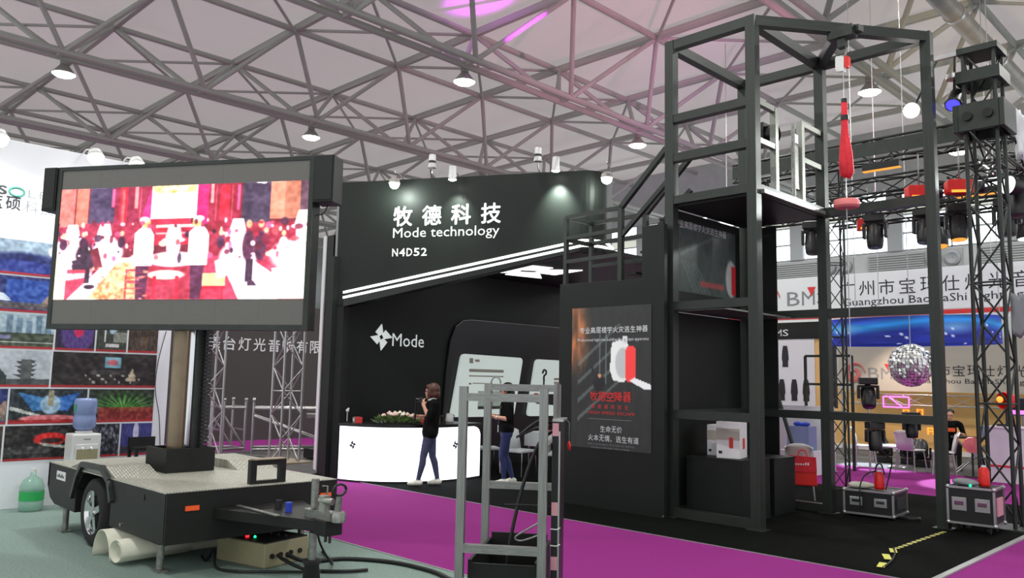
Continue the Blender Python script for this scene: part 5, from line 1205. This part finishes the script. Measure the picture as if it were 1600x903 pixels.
rb = thing('red_bag', 'bright red flat bag with small white lettering hanging on a white chair', 'bag', (-5.57, 11.83, .24), math.radians(25.5)); rb.scale = (.84, .84, .84)
P('bag', 'red', rb, lambda m: m.prism([(-.24, 0), (.24, .0), (.225, .50), (-.22, .52)], (0, -.05, 0), X, Z, (0, .08, 0)), bevel=.02)
P('flap', 'red_cloth', rb, lambda m: m.prism([(-.235, .24), (.235, .24), (.225, .505), (-.225, .525)], (0, -.06, 0), X, Z, (0, .012, 0)), bevel=.004)
P('white_print', 'print_white', rb, lambda m: [m.box(-.12 + i * .04, -.095 + i * .04, -.0625, -.06, .36, .385 + .02 * (i > 3)) for i in range(6)])
tb('handle', 'red_cloth', rb, spline([(-.08, 0, .48), (-.05, .05, .60), (.05, .05, .60), (.08, 0, .48)], 5), .01, 6)

# booth across the aisle
b1 = thing('hall_banner', 'long white banner with red swirl logo and black company lettering above the far booth', 'banner', (0, 20.0, 0))
bx('panel', 'print_white', b1, -11.6, 3.0, 0, .06, 3.52, 4.48)
bx('red_stripe', 'print_red', b1, -11.6, 3.0, -.005, .06, 3.40, 3.50); bx('bottom_edge', 'print_white', b1, -11.6, 3.0, 0, .06, 3.28, 3.40)
def swirl(m, cx_, cz, R):
    for k_ in range(5):
        pts = [(cx_ + R * (1 - .17 * k_) * math.cos(a) * (1 - .02 * j), -.012, cz + R * (1 - .17 * k_) * math.sin(a)) for j, a in enumerate([k_ * 1.1 + i * .35 for i in range(14)])]
        m.tube(pts, [.006 + .03 * R / .3 * math.sin(PI * i / 13) for i in range(14)], 6)
P('swirl_logo', 'print_red', b1, lambda m: swirl(m, -10.25, 3.98, .30), smooth='all')
[text(c_, (-9.75 + .4 * i_, 0, 3.76), X, Z, .34, .36, 'print_grey', b1, 'letter') for i_, c_ in enumerate('BMS')]; P('logo_triangle', 'print_red', b1, lambda m: m.prism([(-9.20, 4.22), (-8.98, 4.22), (-9.09, 3.98)], (0, -.012, 0), X, Z, (0, .006, 0)))
letters('广州市宝玛仕灯光音响有限公司', (-8.36, 0, 3.92), X, Z, .36, .47, 'print_dark', b1)
split_letters(text('Guangzhou BaoMaShi Lighting & Audio Co., Ltd', (-8.30, 0, 3.63), X, Z, 6.2, .24, 'print_dark', b1), X)
for u in (-11.5, -5.0, 2.8): strut('hanging_wire', (u, .03, 4.48), (u, .03, 11.4), .015, 'aluminium', b1)
b2 = thing('booth_banner', 'lower pale banner with faded red swirl and company name in the far booth', 'banner', (0, 22.0, 0))
bx('panel', 'print_brown', b2, -9.3, 3.5, 0, .05, 1.62, 2.95)
P('swirl_logo', 'print_redpale', b2, lambda m: swirl(m, -8.85, 2.07, .27), smooth='all'); [text(c_, (-8.5 + .33 * i_, 0, 1.92), X, Z, .28, .30, 'print_grey', b2, 'letter') for i_, c_ in enumerate('BMS')]; P('logo_triangle', 'print_red', b2, lambda m: m.prism([(-8.08, 2.32), (-7.88, 2.32), (-7.98, 2.14)], (0, -.012, 0), X, Z, (0, .006, 0)))
letters('广州市宝玛仕灯光音响有限公司', (-7.42, 0, 2.02), X, Z, .27, .325, 'print_dark', b2); split_letters(text('Guangzhou BaoMaShi Lighting & Audio Co., Ltd', (-7.34, 0, 1.80), X, Z, 4.6, .16, 'print_dark', b2), X)
for u in (-9.2, 3.4): strut('post', (u, .02, 0), (u, .02, 1.62), .06, 'aluminium', b2)
truss_h('silver horizontal truss under the lower banner of the far booth', (-9.2, 21.7, 1.28), (3.0, 21.7, 1.28), .26, 'aluminium', 'silver booth truss', .55, .03)
yw = thing('yellow_wall', 'warm yellow back wall of the far booth', 'wall panel', (0, 23.0, 0)); bx('panel', 'yellow_wall', yw, -12.2, 3.5, 0, .08, 0, 1.7); bx('skirting', 'white', yw, -12.2, 3.5, -.02, 0, 0, .12)
mg = thing('magenta_light_frame', 'glowing magenta neon frame on the truss of the far booth', 'neon light', (-7.95, 21.5, 1.22))
for p, q in (((0, 0, 0), (.62, 0, 0)), ((0, 0, .26), (.62, 0, .26)), ((0, 0, 0), (0, 0, .26)), ((.62, 0, 0), (.62, 0, .26)), ((.15, 0, .24), (.45, 0, .02))): strut('neon_tube', p, q, .03, 'magenta_light', mg, shape='round')
for i, (u, z) in enumerate(((-7.9, .95), (-7.55, .97), (-7.7, .45), (-7.3, .50))):
    t = thing('amber_sign', ('small glowing amber sign under the magenta frame, left', 'small glowing amber sign under the magenta frame, right', 'low glowing amber sign left of the white chairs', 'low glowing amber sign behind the white chairs')[i], 'sign', (u, 22.98, z), 0, 'small glowing signs')
    P('mark', 'amber', t, lambda m: (m.box(-.10, -.07, 0, .02, 0, .18), m.box(-.10, .06, 0, .02, .15, .18), m.box(.03, .06, 0, .02, 0, .18), m.box(-.10, .06, 0, .02, .07, .09)), label='angular glowing strokes')
# product panel at the left of the far booth
pp_ = thing('product_display', 'white panel with rows of black product silhouettes at the left of the far booth', 'wall panel', (-11.2, 19.0, 0))
bx('panel', 'print_white', pp_, 0, 2.6, 0, .06, .0, 2.86); bx('header', 'black_paint', pp_, 0, 3.1, -.01, .06, 2.84, 3.25); [text(c_, (1.45 + .18 * i_, -.012, 2.92), X, Z, .15, .16, 'print_white', pp_, 'letter') for i_, c_ in enumerate('BMS')]
bx('skirt', 'yellow_wall', pp_, 0, 2.6, -.01, 0, .85, 1.12)
def sil(m, x, z):
    m.prism([(x - .075, z), (x + .075, z), (x + .07, z + .12), (x + .09, z + .2), (x + .075, z + .4), (x + .05, z + .52), (x - .05, z + .52), (x - .075, z + .4), (x - .09, z + .2), (x - .07, z + .12)], (0, -.006, 0), X, Z, (0, .006, 0))
for z, xs in ((2.16, (.85, 1.2, 1.52, 1.86)), (1.34, (1.1, 1.42, 1.76, 2.08, 2.38))):
    for x in xs: P('product_print', 'print_dark', pp_, lambda m: sil(m, x, z))
bx('yellow_post', 'yellow_wall', pp_, 2.6, 2.72, .02, .1, 0, 2.84); bx('dark_banner', 'print_dark', pp_, 2.72, 3.1, .02, .1, 1.2, 2.84)
rk2 = thing('wheeled_rack', 'black pipe frame rack standing behind the tower rear post', 'rack', (-7.9, 17.0, 0))
for z in (1.75, 2.35): strut('rail', (0, 0, z), (1.0, 0, z), .05, 'black_steel', rk2)
for x in (0, 1.0): strut('post', (x, 0, 0), (x, 0, 2.35), .05, 'black_steel', rk2)
# hanging ring with earth print
rg = thing('hanging_ring', 'blue ring banner with a bright earth print hanging over the aisle', 'banner', (-5.75, 17.0, 2.56))
def earth(s, t, im):
    n = nz(s.shape, 12, 5); im[:] = np.array([.10, .16, .55]) * (0.75 + .5 * n[..., None])
    w_ = np.clip(1 - np.abs(t - .28 - .12 * np.sin(s * 16)) / .3, 0, 1); im += w_[..., None] * np.array([.05, .40, .32]); 
    for c in (.08, .3, .52, .74, .95): p_ell(im, s, t, c, .45, .06, .3, (.45, .68, .85), .8, .9)
    g = np.random.default_rng(3)
    for k_ in range(40): p_ell(im, s, t, g.random(), .3 + .6 * g.random(), .003, .05, (.8, .85, 1))
    return im
rb_ = sheet('ring_print', (0, 0, 0), X, Z, 1, 1, 220, 24, earth, rg, 'print_lit')
co_ = np.zeros(len(rb_.data.vertices) * 3); rb_.data.vertices.foreach_get('co', co_); co_ = co_.reshape(-1, 3)
a__ = co_[:, 0] * 2 * PI + math.radians(200); co2 = np.stack([1.62 * np.cos(a__), .75 * np.sin(a__), co_[:, 2] * .52], 1); rb_.data.vertices.foreach_set('co', co2.ravel()); rb_.data.update()
md = rb_.modifiers.new('t', 'SOLIDIFY'); md.thickness = .02
for a in (0, 2.1, 4.2): strut('suspension_wire', (1.6 * math.cos(a), .74 * math.sin(a), .5), (1.6 * math.cos(a), .74 * math.sin(a), 8.8), .012, 'aluminium', rg)
mb_ = thing('mirror_ball', 'large silver mirror ball hanging below the blue ring banner', 'mirror ball', (-5.4, 16.0, 2.13))
def facets(m):
    g = random.Random(2); rings, seg = 20, 34
    for k_ in range(rings):
        for i in range(seg):
            p0 = PI * k_ / rings + .008; p1 = PI * (k_ + 1) / rings - .008; t0 = 2 * PI * i / seg + .012; t1 = 2 * PI * (i + 1) / seg - .012; j = [g.uniform(.94, 1.05) for _ in range(4)]
            m.add([V(.385 * jj * math.sin(p) * math.cos(t), .385 * jj * math.sin(p) * math.sin(t), .385 * jj * math.cos(p)) for (p, t), jj in zip(((p0, t0), (p1, t0), (p1, t1), (p0, t1)), j)], [(0, 1, 2, 3)])
o = P('mirror_facets', 'mirror_glass', mb_, facets); o['kind'] = 'stuff'
P('core', 'galvanised', mb_, lambda m: m.ball((0, 0, 0), .365, 20, 14), smooth='all'); strut('suspension_wire', (0, 0, .38), (0, 0, 9.3), .015, 'aluminium', mb_, shape='round')
# chairs, tables, people's corner
for loc, rz, lb_ in (((-7.15, 18.25, 0), 1.9, 'white chair across the aisle, the leftmost, seen from its side'), ((-6.12, 17.95, 0), 2.9, 'white chair with a translucent back facing the aisle'), ((-5.5, 17.95, 0), -1.2, 'white chair with a bright blue lit edge beside the right tower post'), ((-8.15, 17.6, 0), 1.2, 'white chair partly hidden behind the tower rear post')): shell_chair(loc, rz, lb_)
wt = thing('low_table', 'white round low table between the chairs across the aisle', 'table', (-6.65, 18.7, 0)); P('top', 'white', wt, lambda m: m.lathe([(0, .42), (.34, .42), (.35, .44), (.34, .46), (0, .46)], n=24), smooth=True); cy('stem', 'aluminium', wt, (0, 0, .02), (0, 0, .42), .025); P('foot', 'aluminium', wt, lambda m: m.lathe([(0, 0), (.2, 0), (.18, .02), (0, .03)], n=20), smooth=True)
xt = thing('folding_table', 'dark folding table with crossed silver legs in front of the seated man', 'table', (-5.15, 18.8, 0), math.radians(20))
bx('top', 'black_paint', xt, -.42, .42, -.25, .25, .70, .73)
for y_ in (-.2, .2):
    for s in (-1, 1): strut('crossed_leg', (-.36 * s, y_, 0), (.36 * s, y_, .70), .035, 'aluminium', xt, shape='round')
bt = thing('drink_can', 'pale blue can standing on the folding table', 'can', (-4.95, 18.8, .731)); P('can', 'water_blue', bt, lambda m: m.lathe([(0, 0), (.05, 0), (.055, .02), (.055, .22), (.04, .25), (0, .25)], n=14), smooth='all'); cy('lid', 'aluminium', bt, (0, 0, .25), (0, 0, .255), .04)
mn = thing('monitor', 'flat grey monitor with a violet picture beside the truss tower in the far booth', 'monitor', (-4.35, 19.2, .9)); bx('frame', 'steel_light', mn, -.3, .3, 0, .05, .28, .66); bx('screen', 'magenta_light', mn, -.25, .1, -.004, 0, .32, .40); bx('panel', 'print_dark', mn, -.28, .28, -.003, 0, .30, .64); cy('stand', 'steel_light', mn, (0, .03, -.9), (0, .03, .3), .03); bx('foot', 'steel_light', mn, -.2, .2, -.15, .2, -.9, -.88)
rcn = thing('white_counter', 'white counter with a red stripe at the right edge across the aisle', 'counter', (-4.55, 17.35, 0), math.radians(-3))
bx('body', 'print_white', rcn, 0, 2.2, 0, .5, 0, 1.0); bx('stripe', 'print_red', rcn, 0, 2.2, -.006, 0, .28, .32); bx('top', 'white', rcn, -.02, 2.22, -.03, .53, 1.0, 1.03); P('logo_triangle', 'print_red', rcn, lambda m: m.prism([(.72, .86), (.95, .86), (.83, .66)], (0, -.008, 0), X, Z, (0, .006, 0))); text('M', (.65, -.002, .52), X, Z, .36, .3, 'print_grey', rcn, 'letter')
rl_ = thing('red_lamp', 'round red stage lamp on the floor left of the white counter', 'stage light', (-4.95, 17.9, .0)); P('body', 'red', rl_, lambda m: m.lathe([(0, -.18), (.12, -.16), (.16, 0), (.15, .08)], (0, 0, .62), (.2, -1, 0), 18), smooth=True); P('face', 'pink_pad', rl_, lambda m: m.lathe([(.15, .08), (0, .10)], (0, 0, .62), (.2, -1, 0), 18), smooth='all'); cy('stand', 'black_steel', rl_, (0, 0, 0), (0, 0, .5), .02); cy('foot', 'black_steel', rl_, (0, 0, 0), (0, 0, .02), .16)
rl2 = thing('red_lamp', 'round red stage lamp with amber bulb above the white counter', 'stage light', (-4.25, 17.6, 1.03)); P('body', 'red', rl2, lambda m: m.lathe([(0, -.18), (.12, -.16), (.17, 0), (.16, .08)], (0, 0, .48), (-.6, -1, 0), 18), smooth=True); P('bulb', 'amber', rl2, lambda m: m.ball((-.08, -.11, .5), .06), smooth='all'); cy('stand', 'black_steel', rl2, (0, 0, 0), (0, 0, .36), .025); bx('foot', 'black_plastic', rl2, -.15, .15, -.12, .12, 0, .04)
for i, (u, v, m_, lb_) in enumerate(((-6.7, 19.6, 'cyan_light', 'stage light glowing cyan on the floor behind the white chairs'), (-6.32, 19.2, 'green_light', 'stage light glowing green on the floor behind the white chairs'), (-7.25, 19.5, 'red_light', 'stage light glowing red on the floor behind the white chairs'))):
    moving_head((u, v, .003), .3 * i, .9, lb_, m_, up=True); 
pt = thing('perspex_box', 'clear display box with a blue bow behind the red bag', 'display box', (-7.35, 15.6, 0)); bx('pedestal', 'print_white', pt, -.35, .35, -.25, .25, 0, .45); bx('box', 'water_blue', pt, -.22, .22, -.18, .18, .45, .92); P('bow', 'blue_bow', pt, lambda m: (m.ball((-.08, 0, .96), .08, 10, 6, (1.2, .6, .6)), m.ball((.08, 0, .96), .08, 10, 6, (1.2, .6, .6)), m.ball((0, 0, .95), .04)), smooth='all')
wp = thing('leaning_board', 'white board leaning behind the clear display box', 'board', (-8.1, 16.3, 0)); bx('board', 'print_white', wp, -.2, 1.1, 0, .04, 0, 1.3); bx('foot', 'aluminium', wp, -.2, 1.1, -.1, .15, 0, .02)
fd_ = thing('added_flood_lamp', 'black flood lamp added on the right side truss to light the tower', 'stage light', (-2.93, 12.9, 4.70))  # fixture added to light the tower from the right
P('housing', 'black_plastic', fd_, lambda m: m.lathe([(0, -.16), (.10, -.14), (.14, .0), (.14, .06)], (0, 0, -.12), (-.55, -.83, .1), 18), smooth=True); P('lens', 'lamp_soft', fd_, lambda m: m.lathe([(.13, .05), (.06, .06), (0, .062)], (0, 0, -.12), (-.55, -.83, .1), 18), smooth='all'); strut('clamp', (0, 0, -.08), (0, 0, .08), .04, 'black_steel', fd_)
# coloured beams of the stage lights, then lamps added to brighten wall and tower
def beam_light(p, q, color, e, size, blend=.6, soft=.05):
    l = bpy.data.lights.new('stage_beam', 'SPOT'); l.energy = e; l.color = color; l.spot_size = size; l.spot_blend = blend; l.shadow_soft_size = soft
    o = bpy.data.objects.new('stage_beam', l); col.objects.link(o); o.location = p; o.rotation_euler = (V(p) - V(q)).to_track_quat('Z', 'Y').to_euler()
beam_light((-7.0, 16.6, 5.5), (-18.8, 17.3, 14.2), (.72, .04, 1.0), 60000, .15, .9)
beam_light((-3.6, 16.6, 5.5), (-19.5, 22.5, 14.2), (1.0, .32, .55), 4500, .75, 1.0)
beam_light((-5.0, 16.6, 5.5), (-20, 30, 14.2), (.85, .25, .8), 3500, .6, 1.0)
beam_light((-4.5, 16.6, 5.5), (-6.5, 32, 14.2), (1.0, .72, .35), 1800, .9, 1.0)
beam_light((-6.0, 20.5, 3.0), (-4.85, 16.3, 0), (.85, .75, 1.0), 3500, .22, .3)
beam_light((-8.5, 20.5, 3.0), (-7.0, 18.3, 0), (.75, .85, 1.0), 2500, .4, .4)
beam_light((-7.5, 20.5, 3.0), (-7.6, 23, .7), (1.0, .75, .6), 160, 1.3, .8)  # no fixture: warm fill added to brighten the yellow wall

beam_light((-3.0, 12.78, 4.6), (-4.8, 10.05, 4.95), (.95, 1.0, .98), 420, 1.0, .9)  # light of the added flood lamp, lifts the tower's right faces and rails
# ================================================================== people
def capsule(m, p, q, r0, r1, n=12):
    p = V(p); q = V(q); d = q - p; L = d.length
    if L < 1e-5: m.ball(p, r0, n, 8); return
    d /= L; prof = []
    for i in range(5): a = PI / 2 * (1 - i / 4); prof.append((r0 * math.cos(a), -r0 * math.sin(a)))
    for i in range(5): a = PI / 2 * i / 4; prof.append((r1 * math.cos(a), L + r1 * math.sin(a)))
    m.lathe(prof, p, d, n)
def person(label, loc, rz, bones, balls, mats, hair, extra=None, voxel=.011):
    """bones: (p, q, r0, r1, material slot); balls: (centre, r, scale, slot). Local frame: +X forward, +Y left, Z up"""
    t = thing('person', label, 'person', loc, rz)
    m = MB()
    for p, q, a, b, k_ in bones: capsule(m, p, q, a, b)
    for c, r, s, k_ in balls: m.ball(c, r, 16, 12, s)
    me = m.mesh('body', mats[0]); o = bpy.data.objects.new('tmp', me); col.objects.link(o)
    md = o.modifiers.new('r', 'REMESH'); md.mode = 'VOXEL'; md.voxel_size = voxel
    sm = o.modifiers.new('s', 'SMOOTH'); sm.iterations = 3; sm.factor = .5
    dg = bpy.context.evaluated_depsgraph_get(); me2 = bpy.data.meshes.new_from_object(o.evaluated_get(dg)); bpy.data.objects.remove(o)
    me2.name = 'body'; me2.materials.clear()
    for k_ in mats: me2.materials.append(M[k_])
    nF = len(me2.polygons); cen = np.zeros(nF * 3); me2.polygons.foreach_get('center', cen); cen = cen.reshape(-1, 3)
    best = np.full(nF, 1e9); slot = np.zeros(nF, int)
    for p, q, a, b, k_ in bones:
        p = np.array(p, float); q = np.array(q, float); d = q - p; L2 = max(d @ d, 1e-9); tt = np.clip(((cen - p) @ d) / L2, 0, 1)
        ds = np.linalg.norm(cen - p - tt[:, None] * d, axis=1) - (a + (b - a) * tt); u = ds < best; best[u] = ds[u]; slot[u] = k_
    for c, r, s, k_ in balls:
        ds = (np.linalg.norm((cen - np.array(c)) / np.array(s), axis=1) - r) * min(s); u = ds < best; best[u] = ds[u]; slot[u] = k_
    me2.polygons.foreach_set('material_index', slot); me2.polygons.foreach_set('use_smooth', np.ones(nF, bool)); me2.update()
    b = bpy.data.objects.new('body', me2); col.objects.link(b); b.parent = t
    if hair: hair(t)
    if extra: extra(t)
    return t
SK, SH, JE, WH = 0, 1, 2, 3
def hand(c, fwd, up, side, s=1.0, curl=.5):
    """palm and five fingers; fwd = finger direction, up = back of the hand, side = thumb side"""
    c = V(c); f = V(fwd).normalized(); u = V(up).normalized(); sd = V(side).normalized(); out = [(c, c + f * .055 * s, .028 * s, .026 * s, SK), (c + sd * .015, c + sd * .018 + f * .05 * s, .018, .016, SK), (c - sd * .018, c - sd * .02 + f * .05 * s, .018, .016, SK)]
    for i, l_ in enumerate((.058, .066, .062, .048)):
        b = c + f * .065 * s + sd * (.027 - .018 * i) * s; k1 = b + (f - u * curl * .6).normalized() * l_ * .5 * s; k2 = k1 + (f - u * curl * 2.0).normalized() * l_ * .5 * s
        out += [(b, k1, .0088 * s, .0082 * s, SK), (k1, k2, .0082 * s, .007 * s, SK)]
    b = c + sd * .028 * s + f * .012 * s; k1 = b + (sd * .8 + f * .8 - u * .2).normalized() * .034 * s; out += [(b, k1, .011 * s, .0095 * s, SK), (k1, k1 + (f + sd * .1 - u * curl).normalized() * .028 * s, .0095 * s, .008 * s, SK)]
    return out
def head(c, face, sc_=1.0):
    """cranium, jaw, nose, ears, brow, lips (balls); face = forward unit vector in the local frame"""
    c = V(c); f = V(face).normalized(); l = V(0, 0, 1).cross(f).normalized(); u = f.cross(l)
    B = [(c + u * .02 - f * .012, .09, (1.0, .88, 1.12), SK), (c + f * .022 - u * .055, .062, (1, .9, 1.0), SK), (c + f * .09 - u * .022, .014, (1.1, .9, 1.5), SK), (c + f * .078 - u * .066, .019, (1, 1.3, .7), SK), (c + f * .072 + u * .02, .028, (.8, 1.8, .7), SK), (c + f * .07 - u * .100, .02, (1, 1.2, .9), SK)]
    for s in (-1, 1): B.append((c + l * s * .082 - u * .015 - f * .015, .02, (.9, .5, 1.5), SK))
    return B
def eyes(t, c, face):
    c = V(c); f = V(face).normalized(); l = V(0, 0, 1).cross(f).normalized(); u = f.cross(l)
    for s in (-1, 1): P('eye', 'hair_black', t, lambda m: m.ball(c + f * .088 + l * s * .031 + u * .0, .0085, 8, 6), smooth='all')
def leg(hip, knee, ank, toe, k_=JE, th=.085, cf=.056):
    hip, knee, ank, toe = V(hip), V(knee), V(ank), V(toe); calf = knee.lerp(ank, .3) - V(.012, 0, 0)
    return [(hip, knee, th, .058, k_), (knee, calf, .055, cf, k_), (calf, ank, cf, .036, k_), (ank, ank - V(0, 0, .03), .036, .036, WH)] + \
           [(V(ank.x - .03, ank.y, .052), V(ank.x + .06, ank.y, .05), .046, .045, WH), (V(ank.x + .06, ank.y, .045), V(toe.x, toe.y, .038), .044, .034, WH)]
# woman taking a picture, walking pose, seen from her left side
W1 = [((0, .0, .84), (-.03, 0, 1.10), .135, .125, SH), ((-.03, 0, 1.10), (-.05, 0, 1.28), .125, .112, SH), ((-.05, -.13, 1.325), (-.05, .13, 1.325), .058, .058, SH), ((-.045, 0, 1.34), (-.02, 0, 1.43), .05, .046, SK),
      ((0, -.06, .83), (0, .06, .83), .125, .125, SH), ((0, -.06, .78), (0, .06, .78), .10, .10, JE)]
W1 += leg((.01, .085, .82), (.09, .085, .46), (.16, .085, .10), (.30, .09, 0)) + leg((-.01, -.085, .82), (-.04, -.085, .46), (-.13, -.085, .10), (.0, -.09, 0))
W1 += [((-.05, .175, 1.31), (.0, .205, 1.06), .056, .046, SH), ((-.035, .19, 1.2), (.0, .205, 1.10), .06, .056, SH), ((.0, .205, 1.06), (.10, .13, 1.26), .042, .028, SK)] + hand((.105, .12, 1.28), (.25, -.3, 1), (.6, .5, -.2), (-.6, -.2, .2), .95, .9)
W1 += [((-.05, -.175, 1.31), (.0, -.2, 1.07), .056, .046, SH), ((.0, -.2, 1.07), (.19, -.06, 1.09), .042, .028, SK)] + hand((.205, -.05, 1.09), (.9, .45, .1), (0, -.5, .9), (.2, .6, .6), .95, 1.0)
def hair1(t):
    o = P('hair', 'hair_brown', t, lambda m: (m.ball((-.035, 0, 1.53), .108, 20, 14, (1.02, .98, 1.02)), m.ball((-.055, 0, 1.455), .10, 18, 12, (.95, 1.05, 1.0)), m.ball((.02, .07, 1.46), .045, 12, 8, (1, .6, 1.7)), m.ball((.02, -.07, 1.46), .045, 12, 8, (1, .6, 1.7)), m.ball((.045, 0, 1.575), .055, 12, 8, (.9, 1.4, .7))))
    o.modifiers.new('r', 'REMESH').voxel_size = .014; s = o.modifiers.new('s', 'SMOOTH'); s.iterations = 4; o.modifiers['r'].use_smooth_shade = True
def ext1(t):
    eyes(t, (.0, 0, 1.50), (1, 0, -.05)); tb('white_collar', 'white_cloth', t, [(-.03 + .07 * math.cos(a), .07 * math.sin(a), 1.375 + .02 * math.cos(a + PI)) for a in [i * PI / 8 for i in range(17)]], .018, 8)
person('woman in black shirt and jeans photographing in front of the glowing counter', (-10.26, 8.52, .004), math.atan2(-.703, -.711), W1, head((0, 0, 1.50), (1, 0, -.05)), ['skin', 'shirt_black', 'jeans', 'shoe_white'], hair1, ext1)
cmr = thing('camera_gimbal', 'small black camera on a handle held by the photographing woman', 'camera', (-10.26, 8.52, .0), math.atan2(-.703, -.711))
bx('camera_body', 'black_plastic', cmr, .13, .19, .02, .14, 1.33, 1.40, bevel=.006); cy('lens', 'black_gloss', cmr, (.19, .07, 1.365), (.24, .07, 1.365), .026); cy('handle', 'black_plastic', cmr, (.255, .0, 1.03), (.235, .05, 1.33), .014); bx('bracket', 'black_plastic', cmr, .19, .25, .03, .07, 1.32, 1.335)
# woman with both hands stretched out
W2 = [((0, 0, .90), (0, 0, 1.10), .13, .12, SH), ((0, 0, 1.10), (0, 0, 1.28), .12, .115, SH), ((0, -.13, 1.335), (0, .13, 1.335), .06, .06, SH), ((.0, 0, 1.35), (.015, 0, 1.45), .05, .046, SK), ((0, -.07, .90), (0, .07, .90), .11, .11, SH), ((0, -.065, .83), (0, .065, .83), .105, .105, JE)]
W2 += leg((.0, .085, .83), (.07, .085, .46), (.03, .09, .10), (.18, .1, 0), th=.09) + leg((.0, -.085, .83), (.01, -.085, .46), (-.12, -.09, .10), (.02, -.1, 0), th=.09)
W2 += [((0, .18, 1.32), (-.02, .215, 1.07), .058, .048, SH), ((-.02, .215, 1.07), (.21, .13, 1.10), .042, .028, SK)] + hand((.225, .12, 1.105), (1, -.15, .1), (0, .1, -1), (0, 1, .2), 1.0, .35)
W2 += [((0, -.18, 1.32), (-.02, -.215, 1.07), .058, .048, SH), ((-.02, -.215, 1.07), (.21, -.12, 1.11), .042, .028, SK)] + hand((.225, -.11, 1.115), (1, .15, .1), (0, -.1, -1), (0, -1, .2), 1.0, .35)
def hair2(t):
    o = P('hair', 'hair_black', t, lambda m: (m.ball((-.01, 0, 1.565), .108, 20, 14), m.ball((-.06, 0, 1.46), .09, 18, 12, (.8, 1.1, 1.6)), m.ball((-.07, 0, 1.30), .07, 14, 10, (.7, 1.3, 1.6))))
    o.modifiers.new('r', 'REMESH').voxel_size = .014; s = o.modifiers.new('s', 'SMOOTH'); s.iterations = 4
def ext2(t):
    eyes(t, (.03, 0, 1.53), (1, 0, -.15)); tb('lanyard', 'print_grey', t, spline([(.0, .06, 1.38), (.11, .05, 1.25), (.135, .02, 1.05), (.14, 0, .95)], 5), .005, 6); bx('badge', 'white', t, .135, .145, -.04, .04, .85, .96)
    cy('wristband', 'white', t, (.17, .145, 1.09), (.185, .14, 1.093), .034)
person('woman in black shirt and dark blue jeans with hands held out behind the silver frame', (-9.62, 9.62, .004), math.atan2(-.75, -.66), W2, head((.03, 0, 1.53), (1, 0, -.15)), ['skin', 'shirt_black', 'jeans_dark', 'shoe_white'], hair2, ext2)
# man seated behind the folding table
MN = [((0, 0, .50), (.04, 0, .74), .14, .135, SH), ((.04, 0, .74), (.07, 0, .92), .14, .13, SH), ((.07, -.15, .97), (.07, .15, .97), .068, .068, SH), ((.08, 0, .99), (.11, 0, 1.08), .055, .05, SK), ((0, -.08, .48), (0, .08, .48), .13, .13, JE)]
for s in (-1, 1):
    MN += [((.02, .1 * s, .48), (.40, .13 * s, .50), .09, .065, JE), ((.40, .13 * s, .50), (.36, .13 * s, .10), .06, .042, JE), ((.34, .13 * s, .05), (.50, .14 * s, .04), .046, .036, WH), ((.07, .2 * s, .95), (.12, .26 * s, .72), .06, .05, SH), ((.12, .26 * s, .72), (.34, .16 * s, .78), .044, .032, SK)]
    MN += hand((.36, .15 * s, .785), (1, -.4 * s, 0), (0, 0, 1), (0, -s, 0), 1.0, .5)
def hair3(t):
    o = P('hair', 'hair_black', t, lambda m: m.ball((.11, 0, 1.215), .103, 18, 12, (1, .95, .8)), smooth='all')
def ext3(t):
    eyes(t, (.14, 0, 1.16), (1, 0, -.25)); P('shirt_print', 'orange', t, lambda m: m.box(.195, .205, -.09, .09, .80, .88), bevel=.003)
person('man in black shirt with orange print seated behind the folding table', (-5.75, 19.25, 0), math.atan2(-.9, .35), MN, head((.14, 0, 1.16), (1, 0, -.25)), ['skin', 'shirt_black', 'black_deep', 'black_plastic'], hair3, ext3, .013)
sb_ = thing('bench_seat', 'dark stool under the seated man', 'stool', (-5.80, 19.32, 0)); bx('seat', 'black_paint', sb_, -.2, .2, -.2, .2, .30, .345)
for x_ in (-.17, .17):
    for y_ in (-.17, .17): strut('leg', (x_, y_, 0), (x_, y_, .30), .03, 'black_steel', sb_)
